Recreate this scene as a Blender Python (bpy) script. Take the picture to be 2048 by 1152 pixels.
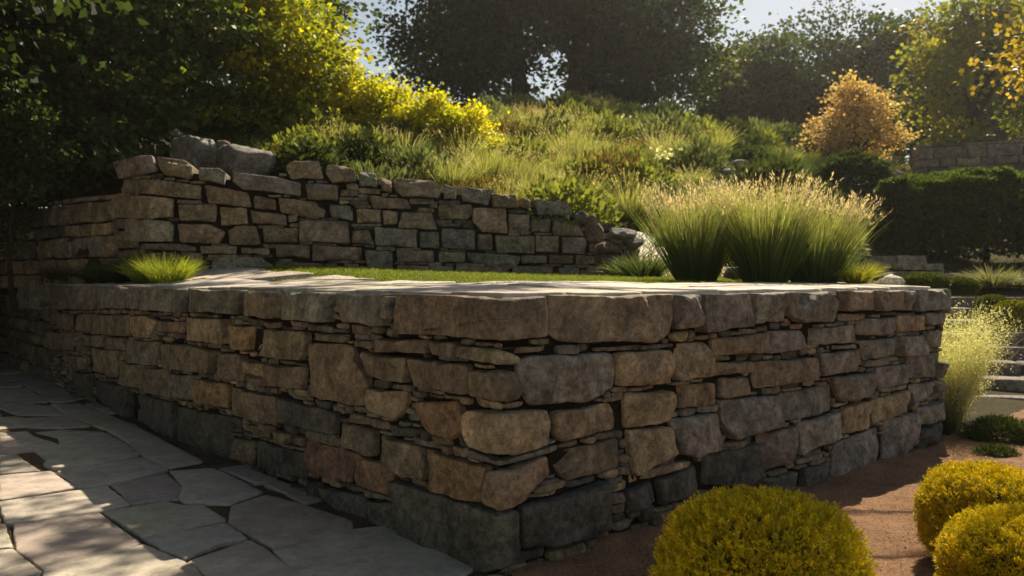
import bpy, math, random
import numpy as np

for _o in list(bpy.data.objects):
    bpy.data.objects.remove(_o, do_unlink=True)
SC = bpy.context.scene
COL = SC.collection
R = math.radians

# ------------------------------------------------------------------ camera
F = 1648.0          # focal length in photo pixels (2048 wide)
H = 1.26            # eye height
HOR = 559.0         # horizon row
cam = bpy.data.cameras.new("Camera")
cam.sensor_width = 36.0
cam.lens = F / 2048.0 * 36.0
cam.shift_y = -(576.0 - HOR) / 2048.0
cam.clip_end = 2000.0
cam.clip_start = 0.05
cam.dof.use_dof = True
cam.dof.focus_distance = 4.3
cam.dof.aperture_fstop = 3.2
camo = bpy.data.objects.new("Camera", cam)
camo.location = (0, 0, H)
camo.rotation_euler = (R(90), 0, 0)
COL.objects.link(camo)
SC.camera = camo

# ------------------------------------------------------------------ light
SUN_AZ, SUN_EL = R(27), R(48)       # azimuth clockwise from +Y
world = bpy.data.worlds.new("World")
SC.world = world
world.use_nodes = True
wn = world.node_tree.nodes
wl = world.node_tree.links
bg = wn["Background"]
sky = wn.new("ShaderNodeTexSky")
sky.sky_type = 'NISHITA'
sky.sun_disc = False
sky.sun_elevation = SUN_EL
sky.sun_rotation = SUN_AZ
sky.dust_density = .8
sky.ozone_density = 1.0
wb = wn.new("ShaderNodeMix")          # a warm daylight white balance for the whole sky
wb.data_type = 'RGBA'
wb.blend_type = 'MULTIPLY'
wb.inputs[0].default_value = 1.0
wb.inputs[7].default_value = (1.13, .975, .78, 1)
wl.new(sky.outputs[0], wb.inputs[6])
wl.new(wb.outputs[2], bg.inputs[0])
bg.inputs[1].default_value = 0.072
sd = bpy.data.lights.new("Sun", 'SUN')
sd.energy = 5.0
sd.angle = R(0.5)
sd.color = (1.0, 0.86, 0.66)
so = bpy.data.objects.new("Sun", sd)
sunv = (math.sin(SUN_AZ) * math.cos(SUN_EL), math.cos(SUN_AZ) * math.cos(SUN_EL), math.sin(SUN_EL))
from mathutils import Vector
so.rotation_euler = Vector(sunv).to_track_quat('Z', 'Y').to_euler()
so.location = (10, 20, 30)
COL.objects.link(so)
SC.view_settings.view_transform = 'Standard'
SC.view_settings.look = 'None'
SC.view_settings.gamma = 1.0
SC.view_settings.exposure = 0.78
SC.render.engine = 'CYCLES'
cy = SC.cycles
cy.use_denoising = True
cy.max_bounces = 7
cy.diffuse_bounces = 3
cy.glossy_bounces = 2
cy.transmission_bounces = 5
cy.transparent_max_bounces = 6
cy.volume_bounces = 0
cy.caustics_reflective = False
cy.caustics_refractive = False
cy.sample_clamp_indirect = 4.0

# ------------------------------------------------------------------ helpers
rs = np.random.RandomState(7)


def _hash(ix, iy, iz, seed):
    n = (ix.astype(np.int64) * 73856093) ^ (iy.astype(np.int64) * 19349663) ^ (iz.astype(np.int64) * 83492791) ^ (seed * 2654435761)
    n = (n ^ (n >> 13)) & 0x7fffffff
    n = (n * (n * n * 15731 + 789221) + 1376312589) & 0x7fffffff
    return n / 0x7fffffff * 2.0 - 1.0


def noise(p, seed=0):
    p = np.asarray(p, float)
    i = np.floor(p).astype(np.int64)
    f = p - i
    f = f * f * (3 - 2 * f)
    x, y, z = i[..., 0], i[..., 1], i[..., 2]
    fx, fy, fz = f[..., 0], f[..., 1], f[..., 2]
    r = 0
    for dx in (0, 1):
        for dy in (0, 1):
            for dz in (0, 1):
                w = (fx if dx else 1 - fx) * (fy if dy else 1 - fy) * (fz if dz else 1 - fz)
                r = r + w * _hash(x + dx, y + dy, z + dz, seed)
    return r


def fbm(p, seed=0, oct=3):
    r, a = 0, 1.0
    p = np.asarray(p, float)
    for k in range(oct):
        r = r + a * noise(p * (2 ** k), seed + k * 17)
        a *= .5
    return r


class MB:
    """collects vertices, quads, triangles and a colour per vertex; builds one mesh"""
    def __init__(s):
        s.v, s.q, s.t, s.c, s.n = [], [], [], [], 0

    def add(s, v, q=None, t=None, c=(1, 1, 1)):
        v = np.asarray(v, float).reshape(-1, 3)
        if q is not None and len(q):
            s.q.append(np.asarray(q, np.int64).reshape(-1, 4) + s.n)
        if t is not None and len(t):
            s.t.append(np.asarray(t, np.int64).reshape(-1, 3) + s.n)
        c = np.asarray(c, float)
        if c.ndim == 1:
            c = np.tile(c, (len(v), 1))
        s.c.append(c)
        s.v.append(v)
        s.n += len(v)

    def mesh(s, name, mat, smooth=True):
        v = np.concatenate(s.v)
        q = np.concatenate(s.q) if s.q else np.zeros((0, 4), np.int64)
        t = np.concatenate(s.t) if s.t else np.zeros((0, 3), np.int64)
        me = bpy.data.meshes.new(name)
        me.vertices.add(len(v))
        me.vertices.foreach_set('co', v.astype(np.float32).ravel())
        me.loops.add(len(q) * 4 + len(t) * 3)
        me.loops.foreach_set('vertex_index', np.concatenate([q.ravel(), t.ravel()]).astype(np.int32))
        me.polygons.add(len(q) + len(t))
        st = np.concatenate([np.arange(len(q)) * 4, len(q) * 4 + np.arange(len(t)) * 3]).astype(np.int32)
        me.polygons.foreach_set('loop_start', st)
        me.polygons.foreach_set('use_smooth', np.full(len(q) + len(t), smooth, bool))
        a = me.color_attributes.new('Col', 'FLOAT_COLOR', 'POINT')
        c = np.concatenate(s.c)
        a.data.foreach_set('color', np.hstack([c, np.ones((len(c), 1))]).astype(np.float32).ravel())
        me.update(calc_edges=True)
        me.materials.append(mat)
        return me

    def build(s, name, mat, parent=None, smooth=True, loc=None):
        o = bpy.data.objects.new(name, s.mesh(name, mat, smooth))
        COL.objects.link(o)
        if loc is not None:
            o.location = loc
        if parent is not None:
            o.parent = parent
        return o


def tag(o, label=None, cat=None, group=None, kind=None):
    if label:
        o['label'] = label
    if cat:
        o['category'] = cat
    if group:
        o['group'] = group
    if kind:
        o['kind'] = kind
    return o


def empty(name, loc, label, cat, group=None):
    o = bpy.data.objects.new(name, None)
    o.location = loc
    o.empty_display_size = .1
    COL.objects.link(o)
    return tag(o, label, cat, group)


def dup(o, loc, rz=0.0, sc=1.0, label=None, group=None):
    r = o.copy()
    COL.objects.link(r)
    r.location = loc
    r.rotation_euler = (0, 0, rz)
    r.scale = (sc, sc, sc) if not isinstance(sc, (tuple, list)) else sc
    if label:
        r['label'] = label
    if group:
        r['group'] = group
    for ch in list(o.children):
        c = ch.copy()
        COL.objects.link(c)
        c.parent = r
    return r


# ------------------------------------------------------------------ materials
def nmat(name):
    m = bpy.data.materials.new(name)
    m.use_nodes = True
    nt = m.node_tree
    return m, nt, nt.nodes, nt.links, nt.nodes['Principled BSDF']


def N(nodes, typ, **kw):
    n = nodes.new(typ)
    for k, v in kw.items():
        if k.startswith('i_'):
            n.inputs[k[2:].replace('_', ' ')].default_value = v
        else:
            setattr(n, k, v)
    return n


def stone_mat(name, scale=1.0, bump=.8, lichen=.4, rough=.75, blotch=.55, dist=.02, grain=.45, vein=.5):
    m, nt, n, l, p = nmat(name)
    tc = N(n, 'ShaderNodeTexCoord')
    at = N(n, 'ShaderNodeAttribute', attribute_name='Col')
    big = N(n, 'ShaderNodeTexNoise', i_Scale=7 * scale, i_Detail=6.0, i_Roughness=.65)
    fine = N(n, 'ShaderNodeTexNoise', i_Scale=26 * scale, i_Detail=9.0, i_Roughness=.68, i_Distortion=.6)
    spk = N(n, 'ShaderNodeTexNoise', i_Scale=220 * scale, i_Detail=2.0, i_Roughness=.6)
    lic = N(n, 'ShaderNodeTexNoise', i_Scale=16 * scale, i_Detail=8.0, i_Roughness=.75)
    of = N(n, 'ShaderNodeVectorMath', operation='MULTIPLY_ADD')      # every stone its own piece of the grain
    l.new(at.outputs['Color'], of.inputs[0])
    of.inputs[1].default_value = (170, 230, 310)
    l.new(tc.outputs['Object'], of.inputs[2])
    for t in (big, fine, spk, lic):
        l.new(of.outputs[0], t.inputs['Vector'])
    r1 = N(n, 'ShaderNodeMapRange')
    r1.inputs[1].default_value, r1.inputs[2].default_value = .3, .7
    r1.inputs[3].default_value, r1.inputs[4].default_value = 1 - blotch, 1 + blotch
    l.new(big.outputs[0], r1.inputs[0])
    r2 = N(n, 'ShaderNodeMapRange')
    r2.inputs[1].default_value, r2.inputs[2].default_value = .36, .66
    r2.inputs[3].default_value, r2.inputs[4].default_value = 1 - grain, 1 + grain
    l.new(fine.outputs[0], r2.inputs[0])
    mu = N(n, 'ShaderNodeMath', operation='MULTIPLY')
    l.new(r1.outputs[0], mu.inputs[0])
    l.new(r2.outputs[0], mu.inputs[1])
    vm = N(n, 'ShaderNodeVectorMath', operation='SCALE')
    l.new(at.outputs['Color'], vm.inputs[0])
    l.new(mu.outputs[0], vm.inputs['Scale'])
    # hairline cracks and seams
    ve = N(n, 'ShaderNodeTexNoise', i_Scale=9 * scale, i_Detail=7.0, i_Roughness=.6, i_Distortion=1.2)
    l.new(of.outputs[0], ve.inputs['Vector'])
    v1 = N(n, 'ShaderNodeMath', operation='SUBTRACT')
    v1.inputs[1].default_value = .5
    l.new(ve.outputs[0], v1.inputs[0])
    v2 = N(n, 'ShaderNodeMath', operation='ABSOLUTE')
    l.new(v1.outputs[0], v2.inputs[0])
    v3 = N(n, 'ShaderNodeMapRange')
    v3.inputs[1].default_value, v3.inputs[2].default_value = .0, .014
    v3.inputs[3].default_value, v3.inputs[4].default_value = 1 - vein, 1
    l.new(v2.outputs[0], v3.inputs[0])
    mu2 = N(n, 'ShaderNodeMath', operation='MULTIPLY')
    l.new(mu.outputs[0], mu2.inputs[0])
    l.new(v3.outputs[0], mu2.inputs[1])
    mu = mu2
    l.new(mu.outputs[0], vm.inputs['Scale'])
    mr = N(n, 'ShaderNodeMapRange')
    mr.inputs[1].default_value, mr.inputs[2].default_value = .56, .74
    mr.inputs[3].default_value, mr.inputs[4].default_value = 0, lichen
    l.new(lic.outputs[0], mr.inputs[0])
    mx = N(n, 'ShaderNodeMix', data_type='RGBA')
    l.new(mr.outputs[0], mx.inputs[0])
    l.new(vm.outputs[0], mx.inputs[6])
    mx.inputs[7].default_value = (.36, .35, .30, 1)
    l.new(mx.outputs[2], p.inputs['Base Color'])
    p.inputs['Roughness'].default_value = rough
    p.inputs['Specular IOR Level'].default_value = .35
    a1 = N(n, 'ShaderNodeMath', operation='MULTIPLY_ADD')
    l.new(fine.outputs[0], a1.inputs[0])
    a1.inputs[1].default_value = .7
    l.new(spk.outputs[0], a1.inputs[2])
    a2 = N(n, 'ShaderNodeMath', operation='MULTIPLY_ADD')
    l.new(lic.outputs[0], a2.inputs[0])
    a2.inputs[1].default_value = 1.6
    l.new(a1.outputs[0], a2.inputs[2])
    b = N(n, 'ShaderNodeBump')
    b.inputs['Strength'].default_value = bump
    b.inputs['Distance'].default_value = dist
    l.new(a2.outputs[0], b.inputs['Height'])
    l.new(b.outputs[0], p.inputs['Normal'])
    return m


def soil_mat(name, c1, c2, scale=1.0, bump=1.0, dist=.02):
    m, nt, n, l, p = nmat(name)
    tc = N(n, 'ShaderNodeTexCoord')
    a = N(n, 'ShaderNodeTexNoise', i_Scale=2.2 * scale, i_Detail=8.0, i_Roughness=.7)
    b = N(n, 'ShaderNodeTexNoise', i_Scale=70 * scale, i_Detail=6.0, i_Roughness=.75)
    for t in (a, b):
        l.new(tc.outputs['Object'], t.inputs['Vector'])
    ad = N(n, 'ShaderNodeMath', operation='MULTIPLY_ADD')
    l.new(b.outputs[0], ad.inputs[0])
    ad.inputs[1].default_value = .65
    a0 = N(n, 'ShaderNodeMath', operation='MULTIPLY')
    a0.inputs[1].default_value = .35
    l.new(a.outputs[0], a0.inputs[0])
    l.new(a0.outputs[0], ad.inputs[2])
    cr = N(n, 'ShaderNodeValToRGB')
    cr.color_ramp.elements[0].position, cr.color_ramp.elements[1].position = .40, .62
    cr.color_ramp.elements[0].color = (*c1, 1)
    cr.color_ramp.elements[1].color = (*c2, 1)
    l.new(ad.outputs[0], cr.inputs[0])
    l.new(cr.outputs[0], p.inputs['Base Color'])
    p.inputs['Roughness'].default_value = .95
    p.inputs['Specular IOR Level'].default_value = .1
    bp = N(n, 'ShaderNodeBump')
    bp.inputs['Strength'].default_value = bump
    bp.inputs['Distance'].default_value = dist
    l.new(b.outputs[0], bp.inputs['Height'])
    l.new(bp.outputs[0], p.inputs['Normal'])
    return m


def leaf_mat(name, trans=.5, tcol=(1.1, 1.2, .5), rough=.5, spec=.25):
    m, nt, n, l, p = nmat(name)
    at = N(n, 'ShaderNodeAttribute', attribute_name='Col')
    l.new(at.outputs['Color'], p.inputs['Base Color'])
    p.inputs['Roughness'].default_value = rough
    p.inputs['Specular IOR Level'].default_value = spec
    tr = N(n, 'ShaderNodeBsdfTranslucent')
    vm = N(n, 'ShaderNodeVectorMath', operation='MULTIPLY')
    l.new(at.outputs['Color'], vm.inputs[0])
    vm.inputs[1].default_value = tcol
    l.new(vm.outputs[0], tr.inputs['Color'])
    mx = N(n, 'ShaderNodeMixShader')
    mx.inputs[0].default_value = trans
    l.new(p.outputs[0], mx.inputs[1])
    l.new(tr.outputs[0], mx.inputs[2])
    l.new(mx.outputs[0], n['Material Output'].inputs['Surface'])
    return m


M_STONE = stone_mat('wall_stone')
M_FLAG = stone_mat('flagstone', scale=.6, bump=.35, lichen=.12, blotch=.22, rough=.75, dist=.006, grain=.16, vein=.2)
M_ROCK = stone_mat('boulder_rock', scale=.7, bump=.7, lichen=.3)
M_CORE = soil_mat('wall_core', (.012, .009, .006), (.05, .037, .025))
M_SOIL = soil_mat('garden_soil', (.14, .075, .04), (.43, .255, .145), bump=1.0)
M_JOINT = soil_mat('joint_earth', (.08, .055, .033), (.26, .18, .11))
M_HILL = soil_mat('hill_earth', (.03, .028, .014), (.09, .075, .04), scale=.5)
M_TURF = soil_mat('turf', (.02, .035, .008), (.05, .075, .015), scale=1.0)
M_BARK = soil_mat('bark', (.02, .015, .011), (.075, .055, .04), scale=.5, bump=1.0, dist=.05)
M_LEAF = leaf_mat('leaf')
M_GRASS = leaf_mat('grass_blade', trans=.55, tcol=(1.15, 1.2, .6))
M_ORANGE = leaf_mat('orange_leaf', trans=.5, tcol=(1.15, 1.03, .6))
M_YELLOW = leaf_mat('yellow_leaf', trans=.62, tcol=(1.15, 1.2, .5))
M_NEEDLE = leaf_mat('conifer_spray', trans=.26, tcol=(1.15, 1.15, .4))

# ------------------------------------------------------------------ stone walls
class Path:
    """a wall line in plan: u runs along it, outward normal on its right hand"""
    def __init__(s, pts, zero, rad=.009):
        pts = np.asarray(pts, float)
        seg = np.linalg.norm(np.diff(pts, axis=0), axis=1)
        cu = np.concatenate([[0], np.cumsum(seg)])
        s.off = cu[zero]
        u = np.arange(0, cu[-1], .003)
        x, y = np.interp(u, cu, pts[:, 0]), np.interp(u, cu, pts[:, 1])
        k = int(rad / .003)
        g = np.exp(-.5 * (np.arange(-3 * k, 3 * k + 1) / k) ** 2)
        g /= g.sum()
        xs = np.convolve(np.pad(x, 3 * k, mode='reflect', reflect_type='odd'), g, 'valid')
        ys = np.convolve(np.pad(y, 3 * k, mode='reflect', reflect_type='odd'), g, 'valid')
        s.u, s.x, s.y = u - s.off, xs, ys
        tx, ty = np.gradient(xs), np.gradient(ys)
        q = np.hypot(tx, ty)
        s.nx, s.ny = ty / q, -tx / q

    def at(s, u, z, h):
        x, y = np.interp(u, s.u, s.x), np.interp(u, s.u, s.y)
        nx, ny = np.interp(u, s.u, s.nx), np.interp(u, s.u, s.ny)
        q = np.hypot(nx, ny) + 1e-9
        return np.stack([x + nx / q * h, y + ny / q * h, z + 0 * x], -1)


def inpoly(poly, x, y):
    r = np.zeros(x.shape, bool)
    n = len(poly)
    j = n - 1
    for i in range(n):
        xi, yi = poly[i]
        xj, yj = poly[j]
        c = ((yi > y) != (yj > y)) & (x < (xj - xi) * (y - yi) / (yj - yi + 1e-12) + xi)
        r ^= c
        j = i
    return r


def outline(poly, n, smooth):
    poly = np.asarray(poly, float)
    d = np.linalg.norm(np.roll(poly, -1, 0) - poly, axis=1)
    cu = np.concatenate([[0], np.cumsum(d)])
    P = np.vstack([poly, poly[:1]])
    u = np.linspace(0, cu[-1], n, endpoint=False)
    b = np.stack([np.interp(u, cu, P[:, 0]), np.interp(u, cu, P[:, 1])], -1)
    per = cu[-1]
    k = max(1e-3, smooth / per * n)
    w = np.arange(-8, 9)
    g = np.exp(-.5 * (w / k) ** 2)
    g /= g.sum()
    return sum(np.roll(b, -int(i), 0) * gg for i, gg in zip(w, g))


def stone(mb, fold, poly, seed, prot=.03, col=(.2, .17, .13), rnd=.022, back=.10, n=48, gap=.004, facet=1.0, rough=1.0, fine=False):
    rg = np.random.RandomState(seed)
    b = outline(poly, n, .008 + .010 * rg.rand())
    c = b.mean(0)
    if fine:                       # the arris of a corner stone runs along u = 0: keep a row of vertices on it
        c = np.array((0.0, c[1]))
        for up_ in (True, False):
            sel = np.where((b[:, 1] > c[1]) == up_)[0]
            b[sel[np.argmin(np.abs(b[sel, 0]))], 0] = 0.0
    dv = b - c
    L = np.linalg.norm(dv, axis=1)
    L2 = L - gap + .007 * rough * noise(np.c_[b * 14, np.zeros(n)], seed) + .003 * noise(np.c_[b * 45, np.zeros(n)], seed + 3)
    L2 = np.maximum(L2, .006)
    dr = dv / L[:, None]
    rd = np.minimum(rnd * (1 + .35 * noise(np.c_[b * 6, np.ones(n)], seed + 9)), .42 * L2)
    es = [0, .06, .22, .5, .85]
    fr = ([0, .2, .4, .6, .8] if n < 60 else list(np.linspace(0, .93, 13))) if not fine else list(np.linspace(0, .975, 46))
    rings, hs = [], []
    for e in es:
        r = L2 - e * rd
        rings.append(r)
        hs.append(prot - rd * (1 - np.sqrt(np.maximum(0, 1 - (1 - e) ** 2))))
    r0 = L2 - rd
    for f in fr:
        rings.append(r0 * (1 - f))
        hs.append(np.full(n, prot))
    rings = np.array(rings)
    hs = np.array(hs)
    uv = c + dr[None] * rings[..., None]
    # chisel facets: cut by a few tilted planes
    pl = np.zeros_like(hs)
    ext = max(L.max(), .02)
    for k in range(rg.randint(3, 7)):
        a = rg.rand() * 6.283
        sl = rg.uniform(.08, .55) * facet
        o = rg.uniform(.15, .75) * ext * (.45 + .55 * abs(math.cos(a)))
        pl = np.minimum(pl, -(((uv - c) @ np.array([math.cos(a), math.sin(a)])) - o) * sl)
    tilt = rg.uniform(-.09, .09, 2)
    q = np.concatenate([uv, np.full(uv.shape[:2] + (1,), seed * .37)], -1)
    w = np.clip(rings / (L2[None] + 1e-6), 0, 1)
    inner = 1 - w ** 6 * .6
    am = min(1.0, ext / .10) * rough
    hs = hs + np.maximum(pl, -.012 if fine else -.032) + (uv - c) @ (tilt * (.2 if fine else 1)) + am * inner * (.012 * noise(q * 8, seed) + .014 * np.abs(noise(q * np.array([20, 11, 1]) + noise(q * 8)[..., None], seed + 1)) + .0045 * np.abs(noise(q * np.array([48, 34, 1]), seed + 2)) + .002 * noise(q * 110, seed + 4))
    V = fold(uv[..., 0].ravel(), uv[..., 1].ravel(), hs.ravel())
    nr = len(rings)
    bk = fold(uv[0, :, 0], uv[0, :, 1], np.full(n, -back))
    mid = fold(c[:1], c[1:2], np.array([hs[-1].mean()]))
    V = np.vstack([bk, V, mid])
    i = np.arange(n)
    j = (i + 1) % n
    Q = [np.stack([k * n + i, k * n + j, (k + 1) * n + j, (k + 1) * n + i], -1) for k in range(nr)]
    T = np.stack([nr * n + i, nr * n + j, np.full(n, (nr + 1) * n)], -1)
    mb.add(V, np.concatenate(Q), T, col)


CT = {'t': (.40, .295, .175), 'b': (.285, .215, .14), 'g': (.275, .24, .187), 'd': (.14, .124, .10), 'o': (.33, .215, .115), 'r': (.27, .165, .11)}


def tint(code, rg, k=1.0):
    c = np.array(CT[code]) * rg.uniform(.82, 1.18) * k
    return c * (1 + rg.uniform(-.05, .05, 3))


def fill_gaps(polys, u0, u1, z0, ztop, res, rg, wmax=.26, hmax=.06):
    """thin chinking stones for the holes between the larger stones"""
    us = np.arange(u0, u1, res)
    zs = np.arange(z0, max(ztop[1]) if isinstance(ztop, tuple) else ztop, res)
    U, Z = np.meshgrid(us, zs)
    occ = np.zeros(U.shape, bool)
    zt = np.interp(us, *ztop) if isinstance(ztop, tuple) else np.full(len(us), ztop)
    occ |= Z > zt[None] - .01
    for p in polys:
        p = np.asarray(p)
        a, b = p.min(0) - .012, p.max(0) + .012
        iu = np.where((us >= a[0]) & (us <= b[0]))[0]
        iz = np.where((zs >= a[1]) & (zs <= b[1]))[0]
        if len(iu) == 0 or len(iz) == 0:
            continue
        sl = np.ix_(iz, iu)
        c = p.mean(0)
        pp = c + (p - c) * 1.03
        occ[sl] |= inpoly(pp, U[sl], Z[sl])
    out = []
    nz, nu = occ.shape
    for r in range(nz - 1, -1, -1):
        k = 0
        while k < nu:
            if occ[r, k]:
                k += 1
                continue
            wm = max(3, int(rg.uniform(.35, 1) * wmax / res))
            w = 0
            while k + w < nu and w < wm and not occ[r, k + w]:
                w += 1
            hm = max(2, int(rg.uniform(.4, 1) * hmax / res))
            h = 0
            while r - h >= 0 and h < hm and not occ[r - h, k:k + w].any():
                h += 1
            if w >= 6 and h >= 2 and rg.rand() < .82:
                occ[max(0, r - h + 1):r + 1, k:k + w] = True
                a, b = us[k], us[k] + w * res
                t, q = zs[r] + res * .5, zs[r] - (h - .5) * res
                jt = lambda s: rg.uniform(-s, s)
                hh = (t - q)
                out.append([(a + jt(.008), t + jt(.2) * hh), ((a + b) / 2, t + jt(.1) * hh), (b + jt(.008), t + jt(.2) * hh), (b + jt(.008), q + jt(.2) * hh), ((a + b) / 2, q - rg.uniform(0, .15) * hh), (a + jt(.008), q + jt(.2) * hh)])
            k += max(w, 1)
    return out


def courses(u0, u1, z0, z1, hr, wr, rg):
    out = []
    z = z0
    while z < z1 - .03:
        h = min(rg.uniform(*hr), z1 - z)
        if z1 - z - h < .05:
            h = z1 - z
        u = u0 - rg.rand() * .1
        while u < u1:
            w = rg.uniform(*wr) * (h / np.mean(hr)) ** .4
            if u + w > u1 - .08:
                w = u1 - u
            j = lambda: rg.uniform(-.012, .012)
            if rg.rand() < .12 and h > .13:
                hh = h * rg.uniform(.35, .6)
                out.append([(u + j(), z + h + j()), (u + w + j(), z + h + j()), (u + w + j(), z + hh + j()), (u + j(), z + hh + j())])
                out.append([(u + j(), z + hh - .01), (u + w + j(), z + hh - .01), (u + w + j(), z + j()), (u + j(), z + j())])
            else:
                out.append([(u + j(), z + h + j()), (u + w * .5, z + h + j() * 1.5), (u + w + j(), z + h + j()), (u + w + j(), z + j()), (u + w * .5, z + j()), (u + j(), z + j())])
            u += w + .012
        z += h + .012
    return out


A = np.array((.76, .65)) / math.hypot(.76, .65)     # along the right face
B = np.array((-A[1], A[0]))                          # along the left face
C0 = np.array((-.05, 3.55))                          # foot of the corner


def wpt(s, t):
    return C0 + A * s + B * t


def px_on(px, py, c, d):
    """photo pixel -> distance along the wall line c + d*u, and height"""
    rx = (px - 1024) / F
    nrm = np.array((d[1], -d[0]))
    D = (nrm @ c) / (nrm @ np.array((rx, 1.0)))
    P = np.array((rx, 1.0)) * D
    return (P - c) @ d, H + (HOR - py) / F * D


REG = {'4': (0, 540, 1.883), '5': (600, 540, 1.883), '6': (1250, 540, 1.882), '1': (0, 0, 1.92), '2': (600, 0, 1.92)}

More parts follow.
